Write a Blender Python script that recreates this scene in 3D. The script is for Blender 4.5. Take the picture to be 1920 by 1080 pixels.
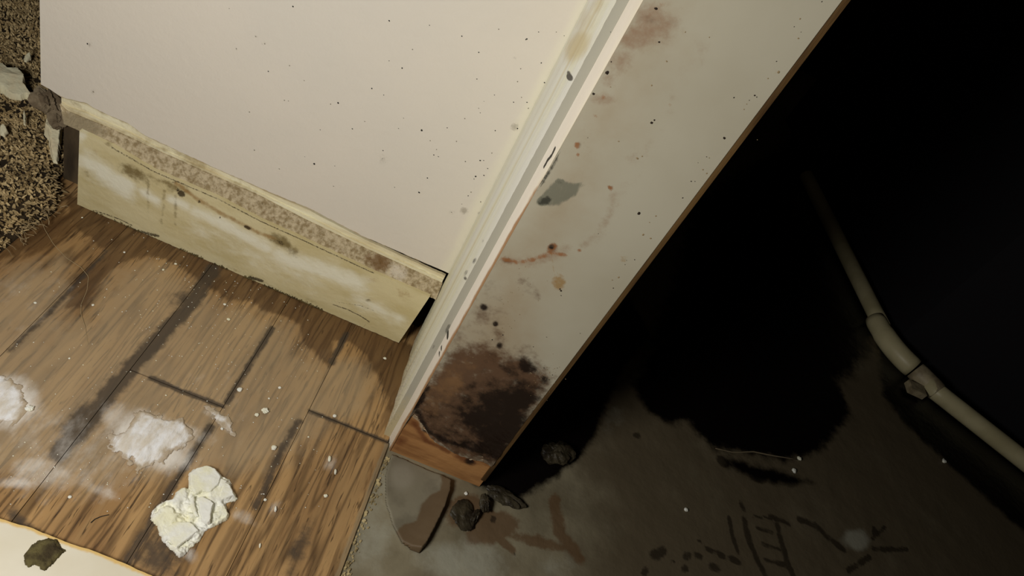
import bpy, bmesh, math, random
import numpy as np
from mathutils import Matrix, Vector

for _o in list(bpy.data.objects):
    bpy.data.objects.remove(_o)
SC = bpy.context.scene
COL = SC.collection
S = 0.75                       # metres per unit of the site survey (camera height above the floor)

# ------------------------------------------------------------------ camera
F_PX = 1387.0
CX, CY = 960.0, 540.0
R = np.array([[0.90239668, -0.40781118, -0.13917711],
              [0.16985916, 0.63348533, -0.75488026],
              [0.39601527, 0.65756094, 0.64092552]])      # camera axes -> world
CAM = np.array([0.0, 0.0, S])
cd = bpy.data.cameras.new('camera')
cam = bpy.data.objects.new('camera', cd)
COL.objects.link(cam)
M = Matrix([list(R[i]) + [float(CAM[i])] for i in range(3)] + [[0, 0, 0, 1]])
cam.matrix_world = M
cd.sensor_width = 36.0
cd.lens = F_PX / 1920 * 36
cd.clip_start = 0.01
cd.clip_end = 50
SC.camera = cam

# ------------------------------------------------------------------ light and exposure
w = bpy.data.worlds.new('world')
SC.world = w
w.use_nodes = True
w.node_tree.nodes['Background'].inputs[0].default_value = (1.0, 0.82, 0.62, 1)
w.node_tree.nodes['Background'].inputs[1].default_value = 0.006
ld = bpy.data.lights.new('torch', 'POINT')
ld.energy = 16.0
ld.color = (1.0, 0.968, 0.925)
ld.shadow_soft_size = 0.10
lo = bpy.data.objects.new('torch', ld)
COL.objects.link(lo)
lo.location = (-0.28, -0.02, 0.60)
SC.view_settings.view_transform = 'Standard'
SC.view_settings.look = 'None'
SC.view_settings.gamma = 1.0
SC.view_settings.use_curve_mapping = False
SC.view_settings.exposure = 0.0


# ------------------------------------------------------------------ survey helpers
def at(px, py, axis, val):
    """point of the photograph carried onto the world plane axis = val (survey units) -> metres"""
    d = R @ np.array([px - CX, -(py - CY), -F_PX])
    t = (val * S - CAM[axis]) / d[axis]
    return CAM + t * d


class Plane:
    def __init__(self, axis, val):
        self.axis, self.val = axis, val
        self.k = [i for i in range(3) if i != axis]

    def P(self, px, py):
        return at(px, py, self.axis, self.val)

    def uv(self, px, py):
        return self.P(px, py)[self.k]

    def line(self, pts):
        return np.array([self.uv(*p) for p in pts])

    def lift(self, U):
        out = np.zeros((len(U), 3))
        out[:, self.k] = U
        out[:, self.axis] = self.val * S
        return out


FLOOR = Plane(2, 0.0)
WALL = Plane(1, 0.93)
BASE = Plane(1, 0.908)
JAMB = Plane(1, 0.692)


def _h(i, j, s):
    n = np.sin(i * 127.1 + j * 311.7 + s * 74.7) * 43758.5453
    return n - np.floor(n)


def vn(x, y, s=0.0):
    i, j = np.floor(x), np.floor(y)
    fx, fy = x - i, y - j
    fx = fx * fx * (3 - 2 * fx)
    fy = fy * fy * (3 - 2 * fy)
    a = _h(i, j, s) * (1 - fx) + _h(i + 1, j, s) * fx
    b = _h(i, j + 1, s) * (1 - fx) + _h(i + 1, j + 1, s) * fx
    return a * (1 - fy) + b * fy


def fbm(x, y, s=0.0, o=4):
    t, a, n = 0.0, 0.5, 0.0
    for k in range(o):
        t = t + a * vn(x * 2 ** k, y * 2 ** k, s + k * 3.1)
        n += a
        a *= 0.5
    return t / n


def resample(L, n):
    L = np.asarray(L, float)
    d = np.r_[0, np.cumsum(np.linalg.norm(np.diff(L, axis=0), axis=1))]
    t = np.linspace(0, d[-1], n)
    return np.stack([np.interp(t, d, L[:, i]) for i in range(L.shape[1])], 1)


# brushes: where a stain sits, in the metres of its own surface
def blob(pl, U, px, py, rx, ry, rot=0, s=1.0, p=2.5):
    c = pl.uv(px, py)
    a = math.radians(rot)
    ea = pl.uv(px + rx * math.cos(a), py + rx * math.sin(a)) - c
    eb = pl.uv(px - ry * math.sin(a), py + ry * math.cos(a)) - c
    q = (U - c) @ np.linalg.inv(np.array([ea, eb]))
    d = np.sqrt((q ** 2).sum(1))
    return s * np.exp(-0.7 * d ** p)


def seg_dist(U, A, B):
    ab = B - A
    t = np.clip(((U - A) @ ab) / max((ab @ ab), 1e-12), 0, 1)
    return np.linalg.norm(U - (A + t[:, None] * ab), axis=1)


def stroke(pl, U, pts, w_px, s=1.0, p=2.0):
    L = pl.line(pts)
    m = pts[len(pts) // 2]
    wd = np.linalg.norm(pl.uv(m[0] + w_px, m[1]) - pl.uv(*m))
    wd = min(wd, np.linalg.norm(pl.uv(m[0], m[1] + w_px) - pl.uv(*m)))
    d = np.full(len(U), 1e9)
    for i in range(len(L) - 1):
        d = np.minimum(d, seg_dist(U, L[i], L[i + 1]))
    return s * np.exp(-0.7 * (d / wd) ** p)


def sdf(U, L):
    d = np.full(len(U), 1e9)
    inside = np.zeros(len(U), bool)
    n = len(L)
    for i in range(n):
        A, B = L[i], L[(i + 1) % n]
        d = np.minimum(d, seg_dist(U, A, B))
        c = ((A[1] > U[:, 1]) != (B[1] > U[:, 1]))
        with np.errstate(divide='ignore', invalid='ignore'):
            xi = (B[0] - A[0]) * (U[:, 1] - A[1]) / (B[1] - A[1]) + A[0]
        inside ^= c & (U[:, 0] < xi)
    return np.where(inside, d, -d)


def area(pl, U, pts, feather, s=1.0):
    """1 inside the outline, falling to 0 across feather metres"""
    return s * np.clip(sdf(U, pl.line(pts)) / feather * 0.5 + 0.5, 0, 1)


def mx(*a):
    r = a[0]
    for b in a[1:]:
        r = np.maximum(r, b)
    return r


# ------------------------------------------------------------------ materials
def lin(c):
    return tuple((v / 255 / 12.92) if v / 255 <= 0.04045 else ((v / 255 + 0.055) / 1.055) ** 2.4 for v in c)


def A(r, g, b, k=1.5):
    return tuple(min(0.9, v * k) for v in lin((r, g, b))) + (1,)


def material(name, base, base2=None, scale=8, stretch=(1, 1, 1), layers=(), rough=0.7, bump=0.2, bump_scale=400,
             bump_dist=0.001, bump2=None, spec=0.3, island=None, grain=None):
    m = bpy.data.materials.new(name)
    m.use_nodes = True
    nt = m.node_tree
    N, L = nt.nodes, nt.links
    bs = N['Principled BSDF']
    bs.inputs['Specular IOR Level'].default_value = spec
    geo = N.new('ShaderNodeNewGeometry')
    pos = geo.outputs['Position']
    if grain:
        oi = N.new('ShaderNodeObjectInfo')
        mu = N.new('ShaderNodeVectorMath'); mu.operation = 'SCALE'
        mu.inputs[0].default_value = (3.1, 7.7, 1.3)
        L.new(oi.outputs['Random'], mu.inputs['Scale'])
        ad = N.new('ShaderNodeVectorMath'); ad.operation = 'ADD'
        L.new(pos, ad.inputs[0]); L.new(mu.outputs[0], ad.inputs[1])
        pos2 = ad.outputs[0]
    else:
        pos2 = pos

    def noise(sc, st=(1, 1, 1), detail=4, src=None, rgh=0.55, dist=0.0):
        mp = N.new('ShaderNodeMapping')
        mp.inputs['Scale'].default_value = st
        L.new(src or pos, mp.inputs[0])
        n = N.new('ShaderNodeTexNoise')
        n.inputs['Scale'].default_value = sc
        n.inputs['Detail'].default_value = detail
        n.inputs['Roughness'].default_value = rgh
        n.inputs['Distortion'].default_value = dist
        L.new(mp.outputs[0], n.inputs['Vector'])
        return n.outputs[0]

    def mixc(fac, a, b):
        x = N.new('ShaderNodeMix'); x.data_type = 'RGBA'
        if isinstance(fac, float): x.inputs[0].default_value = fac
        else: L.new(fac, x.inputs[0])
        for i, v in ((6, a), (7, b)):
            if isinstance(v, tuple): x.inputs[i].default_value = v
            else: L.new(v, x.inputs[i])
        return x.outputs[2]

    def rng(v, lo, hi, a=0.0, b=1.0):
        r = N.new('ShaderNodeMapRange')
        r.interpolation_type = 'SMOOTHSTEP'
        L.new(v, r.inputs[0])
        for i, q in zip((1, 2, 3, 4), (lo, hi, a, b)): r.inputs[i].default_value = q
        return r.outputs[0]

    col = base
    if base2:
        col = mixc(rng(noise(scale, stretch, src=pos2), 0.35, 0.68), base, base2)
    hgt = None
    if grain:
        for (gcol, sc, st, lo, hi, amt, dist) in grain:
            nn = noise(sc, st, detail=3 if hi > lo else 1.5, src=pos2, dist=dist)
            if hi > lo:
                f = rng(nn, lo, hi, 0.0, amt)
            else:                                   # growth rings: thin contour lines of the noise
                ml = N.new('ShaderNodeMath'); ml.operation = 'MULTIPLY'; ml.inputs[1].default_value = 13.0
                L.new(nn, ml.inputs[0])
                fr = N.new('ShaderNodeMath'); fr.operation = 'PINGPONG'; fr.inputs[1].default_value = 0.5
                L.new(ml.outputs[0], fr.inputs[0])
                f = rng(fr.outputs[0], hi, lo, amt, 0.0)
            col = mixc(f, col, gcol)
    if island:
        f = rng(geo.outputs['Random Per Island'], 0.0, 1.0)
        col = mixc(f, col, island)
    rsock = None
    for ly in layers:
        at_ = N.new('ShaderNodeAttribute'); at_.attribute_name = ly['a']
        f = at_.outputs['Fac']
        n = noise(ly.get('ns', 120), ly.get('st', (1, 1, 1)), detail=5, rgh=0.65)
        sb = N.new('ShaderNodeMath'); sb.operation = 'SUBTRACT'
        L.new(n, sb.inputs[0]); sb.inputs[1].default_value = 0.5
        mu = N.new('ShaderNodeMath'); mu.operation = 'MULTIPLY'
        L.new(sb.outputs[0], mu.inputs[0]); mu.inputs[1].default_value = ly.get('na', 0.8)
        ad = N.new('ShaderNodeMath'); ad.operation = 'ADD'
        L.new(mu.outputs[0], ad.inputs[0]); L.new(f, ad.inputs[1])
        fac = rng(ad.outputs[0], ly.get('lo', 0.3), ly.get('hi', 0.7), 0.0, ly.get('amt', 1.0))
        # no stain at all where the brush never went
        gate = rng(f, 0.0, 0.12)
        gm = N.new('ShaderNodeMath'); gm.operation = 'MULTIPLY'
        L.new(fac, gm.inputs[0]); L.new(gate, gm.inputs[1])
        fac = gm.outputs[0]
        col = mixc(fac, col, ly['c'])
        if 'r' in ly:
            x = N.new('ShaderNodeMix'); x.data_type = 'FLOAT'
            L.new(fac, x.inputs[0])
            if rsock is None: x.inputs[2].default_value = rough
            else: L.new(rsock, x.inputs[2])
            x.inputs[3].default_value = ly['r']
            rsock = x.outputs[0]
    if isinstance(col, tuple): bs.inputs['Base Color'].default_value = col
    else: L.new(col, bs.inputs['Base Color'])
    if rsock is None: bs.inputs['Roughness'].default_value = rough
    else: L.new(rsock, bs.inputs['Roughness'])
    if bump:
        b = N.new('ShaderNodeBump')
        b.inputs['Strength'].default_value = bump
        b.inputs['Distance'].default_value = bump_dist
        L.new(noise(bump_scale, stretch if stretch != (1, 1, 1) else (1, 1, 1), detail=3), b.inputs['Height'])
        if bump2:
            b2 = N.new('ShaderNodeBump')
            b2.inputs['Strength'].default_value = bump2[1]
            b2.inputs['Distance'].default_value = bump2[2]
            L.new(noise(bump2[0], detail=2), b2.inputs['Height'])
            L.new(b2.outputs[0], b.inputs['Normal'])
        L.new(b.outputs[0], bs.inputs['Normal'])
    return m


# ------------------------------------------------------------------ object helpers
def link(name, verts, faces, mat, parent=None, smooth=False, layers=None):
    me = bpy.data.meshes.new(name)
    me.from_pydata([tuple(map(float, v)) for v in verts], [], faces)
    me.update()
    if layers:
        for k, v in layers.items():
            a = me.attributes.new(k, 'FLOAT', 'POINT')
            a.data.foreach_set('value', np.asarray(v, np.float32))
    if smooth:
        me.polygons.foreach_set('use_smooth', [True] * len(me.polygons))
    o = bpy.data.objects.new(name, me)
    COL.objects.link(o)
    if mat: me.materials.append(mat)
    if parent: o.parent = parent
    return o


def tag(o, label=None, cat=None, group=None, kind=None):
    if label: o['label'] = label
    if cat: o['category'] = cat
    if group: o['group'] = group
    if kind: o['kind'] = kind
    return o


def empty(name, loc=(0, 0, 0)):
    o = bpy.data.objects.new(name, None)
    COL.objects.link(o)
    o.empty_display_size = 0.02
    return o


def ruled(name, top, bot, nv, back, mat, parent=None, layers=None, rough=0.0, rs=300, nrm=(0, -1, 0), smooth=False, kk=(0, 2)):
    """solid sheet spanned between two 3-D lines (same count), with an offset back; layers(U) gives stain fields"""
    top, bot = np.asarray(top), np.asarray(bot)
    nu = len(top)
    t = np.linspace(0, 1, nv)[:, None, None]
    G = (top[None] * (1 - t) + bot[None] * t).reshape(-1, 3)
    U = G[:, list(kk)]
    if rough:
        h = (fbm(U[:, 0] * rs, U[:, 1] * rs, 1.7) - 0.5) * 2 * rough
        G = G + h[:, None] * np.array(nrm)[None]
    idx = lambda r, c: r * nu + c
    F = [(idx(r, c), idx(r + 1, c), idx(r + 1, c + 1), idx(r, c + 1)) for r in range(nv - 1) for c in range(nu - 1)]
    ring = [idx(0, c) for c in range(nu)] + [idx(r, nu - 1) for r in range(1, nv)] + \
           [idx(nv - 1, c) for c in range(nu - 2, -1, -1)] + [idx(r, 0) for r in range(nv - 2, 0, -1)]
    n0 = len(G)
    V = np.vstack([G, G[ring] + np.array(back)])
    m = len(ring)
    for i in range(m):
        j = (i + 1) % m
        F.append((ring[i], ring[j], n0 + j, n0 + i))
    F.append(tuple(n0 + i for i in range(m - 1, -1, -1)))
    ld_ = None
    if layers:
        ld_ = {k: np.r_[v, v[ring]] for k, v in layers(U).items()}
    return link(name, V, F, mat, parent, smooth, ld_)


def box(name, x0, x1, y0, y1, z0, z1, mat, parent=None, bevel=0.0):
    bm = bmesh.new()
    bmesh.ops.create_cube(bm, size=1)
    for v in bm.verts:
        v.co = Vector(((x0 + x1) / 2 + v.co.x * (x1 - x0), (y0 + y1) / 2 + v.co.y * (y1 - y0), (z0 + z1) / 2 + v.co.z * (z1 - z0)))
    if bevel:
        bmesh.ops.bevel(bm, geom=bm.edges[:], offset=bevel, segments=2, affect='EDGES')
    me = bpy.data.meshes.new(name)
    bm.to_mesh(me); bm.free()
    me.materials.append(mat)
    o = bpy.data.objects.new(name, me)
    COL.objects.link(o)
    if parent: o.parent = parent
    return o


def field(name, L, res, hfun, mat, parent=None, z0=0.0, jag=0.0, js=200, seed=0, edge=0.004, smooth=True, layers=None, base=0.0):
    """heap or crust: height field inside the plan outline L (metres), running down to z0 at its rim"""
    L = np.asarray(L)
    lo_, hi_ = L.min(0) - jag, L.max(0) + jag
    xs = np.arange(lo_[0], hi_[0] + res, res)
    ys = np.arange(lo_[1], hi_[1] + res, res)
    X, Y = np.meshgrid(xs, ys)
    U = np.stack([X.ravel(), Y.ravel()], 1)
    d = sdf(U, L)
    if jag:
        d = d + (fbm(U[:, 0] * js, U[:, 1] * js, seed) - 0.5) * 2 * jag
    h = hfun(U, d) * np.clip(d / edge, 0, 1) ** 0.6
    ok = (d > -res * 0.5)
    nx = len(xs)
    okg = ok.reshape(len(ys), nx)
    cell = okg[:-1, :-1] & okg[1:, :-1] & okg[:-1, 1:] & okg[1:, 1:]
    mp = -np.ones(len(U), int)
    F0 = []
    for r, c in zip(*np.nonzero(cell)):
        F0.append((r * nx + c, r * nx + c + 1, (r + 1) * nx + c + 1, (r + 1) * nx + c))
    used = sorted({i for f in F0 for i in f})
    mp[used] = np.arange(len(used))
    V = np.c_[U[used], z0 + base + h[used]]
    F = [tuple(int(mp[i]) for i in f) for f in F0]
    # closed underside
    cnt = {}
    for f in F:
        for a, b in zip(f, f[1:] + f[:1]):
            cnt[(a, b)] = 1
    rim = [(a, b) for (a, b) in cnt if (b, a) not in cnt]
    n0 = len(V)
    V2 = V.copy(); V2[:, 2] = z0 - 0.0002
    F += [tuple(n0 + i for i in f[::-1]) for f in F[:]]
    F += [(b, a, n0 + a, n0 + b) for a, b in rim]
    V = np.vstack([V, V2])
    ly = None
    if layers:
        ly = {k: np.r_[v[used], v[used]] for k, v in layers(U).items()}
    return link(name, V, F, mat, parent, smooth, ly)


def lump(name, loc, size, mat, parent=None, seed=0, sub=3, amp=0.35, rot=0.0, fs=2.2):
    bm = bmesh.new()
    bmesh.ops.create_icosphere(bm, subdivisions=sub, radius=1)
    c, s = math.cos(rot), math.sin(rot)
    for v in bm.verts:
        x, y, z = v.co
        k = 1 + amp * 2 * (float(fbm(np.array(x * fs + z * 1.3), np.array(y * fs - z * 1.7), seed)) - 0.5)
        x, y, z = x * k * size[0], y * k * size[1], z * k * size[2]
        v.co = (x * c - y * s, x * s + y * c, z)
    me = bpy.data.meshes.new(name)
    bm.to_mesh(me); bm.free()
    me.materials.append(mat)
    o = bpy.data.objects.new(name, me)
    COL.objects.link(o)
    zmin = min(v.co.z for v in me.vertices)
    loc = np.array(loc, float)
    if parent:
        o.parent = parent
        o.location = loc
    else:
        o.location = (loc[0], loc[1], loc[2] - zmin)      # it rests on loc
    return o


def specks(name, spots, plane, off, mat, parent, seed=3):
    """mould colonies: low domes on a vertical face, one joined part"""
    rnd = random.Random(seed)
    V, F = [], []
    nrm = np.zeros(3); nrm[plane.axis] = -1
    for (px, py, r) in spots:
        c = plane.P(px, py) + nrm * off
        e1 = plane.P(px + r, py) - plane.P(px, py)
        rm = float(np.linalg.norm(e1)) * 0.85
        n0 = len(V)
        V.append(c + nrm * rm * 0.35)
        m = 8
        sq = rnd.uniform(0.7, 1.2)
        for k in range(m):
            a = 2 * math.pi * k / m
            q = rm * rnd.uniform(0.75, 1.2)
            d = np.zeros(3)
            d[plane.k[0]] = math.cos(a) * q
            d[plane.k[1]] = math.sin(a) * q * sq
            V.append(c + d)
        for k in range(m):
            F.append((n0, n0 + 1 + k, n0 + 1 + (k + 1) % m))
    o = link(name, V, F, mat, parent)
    o['kind'] = 'stuff'
    return o


def tube(name, pts, rad, mat, parent=None, seg=24, close=True):
    pts = [Vector(p) for p in pts]
    rads = rad if isinstance(rad, (list, tuple)) else [rad] * len(pts)
    V, F = [], []
    up = Vector((0, 0, 1))
    for i, p in enumerate(pts):
        t = (pts[min(i + 1, len(pts) - 1)] - pts[max(i - 1, 0)]).normalized()
        a = t.cross(up)
        if a.length < 1e-4: a = Vector((1, 0, 0))
        a.normalize(); b = a.cross(t)
        for k in range(seg):
            an = 2 * math.pi * k / seg
            V.append(p + (a * math.cos(an) + b * math.sin(an)) * rads[i])
    for i in range(len(pts) - 1):
        for k in range(seg):
            F.append((i * seg + k, i * seg + (k + 1) % seg, (i + 1) * seg + (k + 1) % seg, (i + 1) * seg + k))
    if close:
        F.append(tuple(range(seg))[::-1])
        F.append(tuple((len(pts) - 1) * seg + k for k in range(seg)))
    return link(name, V, F, mat, parent, True)


# ================================================================== STRUCTURE
# ---- bare concrete floor
CONC_Z = -0.004
CONC = Plane(2, CONC_Z / S)


def concrete_layers(U):
    P = CONC
    n = fbm(U[:, 0] * 9, U[:, 1] * 9, 5.0)
    black = mx(area(P, U, [(880, 905), (974, 936), (1022, 908), (1075, 868), (1108, 833), (1135, 767), (1165, 693), (1225, 630), (1180, 560), (960, 760)], 0.02),  # wet patches, with shade beyond the jamb painted in
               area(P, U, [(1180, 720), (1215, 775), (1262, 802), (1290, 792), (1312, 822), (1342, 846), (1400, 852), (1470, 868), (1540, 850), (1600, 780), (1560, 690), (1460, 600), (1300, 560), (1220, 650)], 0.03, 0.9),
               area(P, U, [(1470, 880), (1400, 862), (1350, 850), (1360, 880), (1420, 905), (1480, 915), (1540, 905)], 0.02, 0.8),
               area(P, U, [(1655, 745), (1700, 800), (1930, 1010), (2100, 1100), (2200, 900), (1800, 600), (1640, 640)], 0.03, 0.9))  # unlit floor before the pipe, painted black
    black = mx(black, area(P, U, [(1205, 670), (1250, 560), (1300, 380), (1500, 250), (1800, 200), (1980, 480), (1700, 560), (1640, 640), (1600, 700), (1560, 720), (1400, 660), (1290, 610), (1230, 660)], 0.06, 1.0))  # fading of the light over the far floor, painted as black
    rust = mx(blob(P, U, 925, 990, 45, 26, -20), blob(P, U, 880, 960, 40, 30), blob(P, U, 1010, 1015, 60, 14, 15, 0.7),
              stroke(P, U, [(925, 965), (935, 1010), (960, 1030)], 9, 0.8), stroke(P, U, [(1040, 940), (1050, 1000), (1085, 1045)], 15, 0.7))
    spots = np.zeros(len(U))
    for (a, b, c, d, e) in ((925, 974, 6, 8, 20), (905, 988, 3, 3, 0), (1195, 817, 9, 7, 30), (1355, 865, 16, 9, 40), (1420, 895, 20, 10, 30),
                            (1234, 1037, 20, 13, -20), (1289, 1042, 10, 11, 20), (1284, 1066, 9, 9, 10), (1308, 1042, 12, 8, 30), (1208, 1072, 9, 10, 0),
                            (1340, 1065, 16, 9, 30), (1262, 1053, 6, 5, 0), (950, 1045, 5, 3, 0), (965, 1040, 3, 2, 0), (1330, 1030, 12, 6, 35), (1352, 1040, 14, 6, 35),
                            (1377, 1050, 16, 7, 35), (1310, 1015, 8, 4, 0)):
        spots = mx(spots, blob(P, U, a, b, c, d, e, 0.9, 4))
    for pts, wd in (([(1366, 970), (1372, 1000), (1384, 1035)], 5), ([(1395, 975), (1404, 1010), (1420, 1050), (1436, 1080)], 7),
                    ([(1458, 985), (1466, 1020), (1478, 1060), (1490, 1085)], 7), ([(1390, 945), (1394, 955)], 6), ([(1445, 968), (1478, 982)], 5),
                    ([(1500, 975), (1530, 985), (1556, 1010), (1580, 1030)], 7), ([(1410, 968), (1470, 975)], 3), ([(1420, 990), (1450, 1000)], 4),
                    ([(1430, 1020), (1462, 1030)], 5), ([(1436, 1050), (1475, 1060)], 5), ([(1640, 990), (1636, 1010), (1660, 988)], 4),
                    ([(1638, 1030), (1700, 1030)], 5), ([(1630, 1045), (1590, 1070)], 6)):
        spots = mx(spots, stroke(P, U, pts, wd, 0.85, 3))
    pale = mx(blob(P, U, 1606, 1012, 24, 20, 0, 0.9), blob(P, U, 740, 900, 50, 50, 0, 0.5), blob(P, U, 700, 1000, 45, 90, 10, 0.6),
              blob(P, U, 870, 1050, 90, 45, 0, 0.75), blob(P, U, 1040, 1060, 60, 40, 0, 0.4), blob(P, U, 1150, 790, 30, 60, 20, 0.35))
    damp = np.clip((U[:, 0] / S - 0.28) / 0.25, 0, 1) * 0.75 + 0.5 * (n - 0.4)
    return dict(black=black, rust=rust, spots=spots, pale=pale, damp=np.clip(damp, 0, 1))


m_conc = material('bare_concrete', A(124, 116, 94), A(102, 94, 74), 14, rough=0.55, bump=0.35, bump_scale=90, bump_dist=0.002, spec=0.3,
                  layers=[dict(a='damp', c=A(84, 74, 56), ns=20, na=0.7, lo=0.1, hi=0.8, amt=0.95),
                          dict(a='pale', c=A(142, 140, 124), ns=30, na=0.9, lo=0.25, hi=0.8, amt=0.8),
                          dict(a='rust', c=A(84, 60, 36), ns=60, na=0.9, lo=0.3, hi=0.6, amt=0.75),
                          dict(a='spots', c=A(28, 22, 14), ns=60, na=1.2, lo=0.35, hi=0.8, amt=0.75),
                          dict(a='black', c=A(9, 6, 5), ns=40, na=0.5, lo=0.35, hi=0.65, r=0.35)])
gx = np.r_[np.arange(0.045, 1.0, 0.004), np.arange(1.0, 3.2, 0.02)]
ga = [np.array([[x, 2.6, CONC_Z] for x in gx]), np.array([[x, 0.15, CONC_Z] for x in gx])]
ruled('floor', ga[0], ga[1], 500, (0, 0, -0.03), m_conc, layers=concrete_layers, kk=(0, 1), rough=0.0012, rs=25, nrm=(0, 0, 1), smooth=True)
tag(bpy.data.objects['floor'], 'bare damp concrete slab with dark wet patches, painted-in far shade and boot prints', kind='structure')

# ---- wood-look floor: every plank its own piece
m_bed = material('dark_adhesive', A(26, 22, 16), rough=0.8)
vinyl = box('floor.001', -1.5, 0.0655, 0.12, 0.80, -0.006, -0.0026, m_bed)
tag(vinyl, 'worn brown wood-look plank floor dusted with plaster', kind='structure')


def plank_layers(U):
    P = FLOOR
    up = [(244, 487), (289, 480), (329, 495), (369, 522), (400, 544), (427, 562), (471, 564), (493, 582), (533, 593), (560, 607),
          (573, 647), (591, 660), (622, 651), (617, 687), (650, 672), (700, 690), (716, 730), (690, 790), (640, 800), (560, 860), (470, 900), (330, 900), (150, 930), (-80, 900), (-80, 540), (60, 500), (120, 470), (140, 500), (115, 560), (150, 590), (185, 520)]
    dust = area(P, U, up, 0.03, 0.85)
    dust = mx(dust, blob(P, U, 650, 715, 55, 50, 0, 0.95), blob(P, U, 60, 560, 90, 80, 0, 0.9))
    wet = mx(area(P, U, [(120, 360), (400, 480), (600, 570), (800, 660), (790, 760), (735, 760), (690, 670), (655, 640), (625, 640), (618, 690), (590, 662), (573, 650), (560, 607), (533, 593), (493, 582), (471, 564), (427, 562), (400, 544),
                         (369, 522), (329, 495), (289, 480), (244, 487), (215, 505), (190, 530), (165, 575), (120, 580), (140, 520), (200, 470), (130, 420)], 0.012, 1.0), stroke(P, U, [(730, 690), (735, 760)], 25, 0.6),
             blob(P, U, 60, 440, 120, 40, -20, 0.8))
    smoke = mx(stroke(P, U, [(400, 505), (355, 573), (310, 620), (253, 682), (210, 730), (165, 790), (110, 850)], 17, 1.0),
               stroke(P, U, [(200, 470), (130, 545), (89, 589), (20, 655)], 7, 0.7), blob(P, U, 350, 560, 40, 24, -40, 0.6),
               stroke(P, U, [(510, 615), (455, 705), (425, 755)], 6, 0.95), stroke(P, U, [(395, 800), (350, 870), (290, 970), (237, 1056)], 10, 0.85),
               stroke(P, U, [(560, 790), (525, 850), (480, 950)], 8, 0.75), stroke(P, U, [(650, 625), (622, 680)], 6, 0.9),
               blob(P, U, 150, 790, 45, 25, -45, 0.9), blob(P, U, 300, 1040, 50, 50, -30, 0.7), blob(P, U, 560, 1030, 18, 60, 20, 0.6),
               stroke(P, U, [(60, 1000), (20, 960)], 14, 0.7), stroke(P, U, [(284, 709), (340, 733), (418, 762)], 6, 0.95), stroke(P, U, [(582, 771), (729, 829)], 5, 0.8))
    tide = np.zeros(len(U))
    powder = mx(blob(P, U, 285, 825, 78, 48, 25, 1.05, 3), blob(P, U, 225, 790, 50, 30, 45, 0.6), blob(P, U, 340, 805, 60, 18, 20, 0.6),
                blob(P, U, 20, 755, 55, 50, 0, 0.95, 3), blob(P, U, 50, 770, 35, 15, 0, 0.7), blob(P, U, 80, 885, 65, 30, 10, 0.62),
                blob(P, U, 30, 905, 45, 12, 0, 0.7), blob(P, U, 180, 915, 60, 14, 25, 0.5), blob(P, U, 415, 788, 32, 9, 50, 0.72), blob(P, U, 400, 775, 22, 9, 10, 0.6),
                blob(P, U, 345, 1030, 40, 14, 45, 0.55), blob(P, U, 455, 970, 35, 14, 20, 0.55), blob(P, U, 425, 750, 150, 90, 30, 0.2), blob(P, U, 130, 850, 150, 110, 10, 0.38),
                blob(P, U, 620, 870, 14, 22, 20, 0.5), blob(P, U, 515, 955, 12, 22, 30, 0.42), blob(P, U, 60, 560, 120, 110, 0, 0.24))
    edge = np.clip(1 - (0.089 * S - U[:, 0]) / 0.009, 0, 1) * (U[:, 1] < 0.70 * S)
    return dict(dust=dust, wet=wet, smoke=smoke, tide=tide, powder=powder, edge=edge)


m_plank = material('oak_look_plank', A(148, 118, 78, 1.65), A(126, 97, 62, 1.55), 9, (2.2, 0.5, 1), rough=0.45, bump=0.25, bump_scale=260, bump_dist=0.0006, spec=0.3,
                   grain=[(A(138, 104, 62, 1.2), 16, (1.5, 0.4, 1), 0.50, 0.70, 0.5, 0.0),
                          (A(82, 58, 36, 1.1), 60, (2.6, 0.22, 1), 0.50, 0.66, 0.55, 0.4),
                          (A(152, 124, 84, 1.25), 45, (2.2, 0.16, 1), 0.50, 0.70, 0.5, 0.2),
                          (A(60, 42, 26, 1.0), 13, (1.7, 0.14, 1), 0.28, 0.0, 0.55, 0.12),
                          (A(50, 34, 22, 1.0), 150, (2.0, 0.16, 1), 0.57, 0.68, 0.75, 0.8)],
                   layers=[dict(a='dust', c=A(150, 133, 106, 1.5), ns=45, na=0.7, lo=0.25, hi=0.9, amt=0.56, r=0.65),
                           dict(a='wet', c=A(62, 42, 24), ns=75, st=(2.2, 0.35, 1), na=0.9, lo=0.35, hi=0.65, amt=0.66, r=0.25),
                           dict(a='tide', c=A(140, 124, 96), ns=80, na=0.8, lo=0.4, hi=0.8, amt=0.3),
                           dict(a='smoke', c=A(56, 49, 42), ns=70, na=1.1, lo=0.2, hi=0.75, amt=0.85),
                           dict(a='edge', c=A(128, 116, 92), ns=70, na=0.7, lo=0.3, hi=0.6, amt=0.6),
                           dict(a='powder', c=A(200, 196, 188), ns=55, st=(1.4, 0.7, 1), na=0.9, lo=0.2, hi=1.05, amt=0.9, r=0.9)])
cols = [(-1.9, -0.76), (-0.76, -0.61), (-0.61, -0.459), (-0.459, -0.307), (-0.307, -0.164), (-0.164, -0.048), (-0.048, 0.089)]
joints = [[0.3, 0.9], [0.55], [0.47], [0.28], [0.651], [0.36], [0.704]]
random.seed(4)
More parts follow.
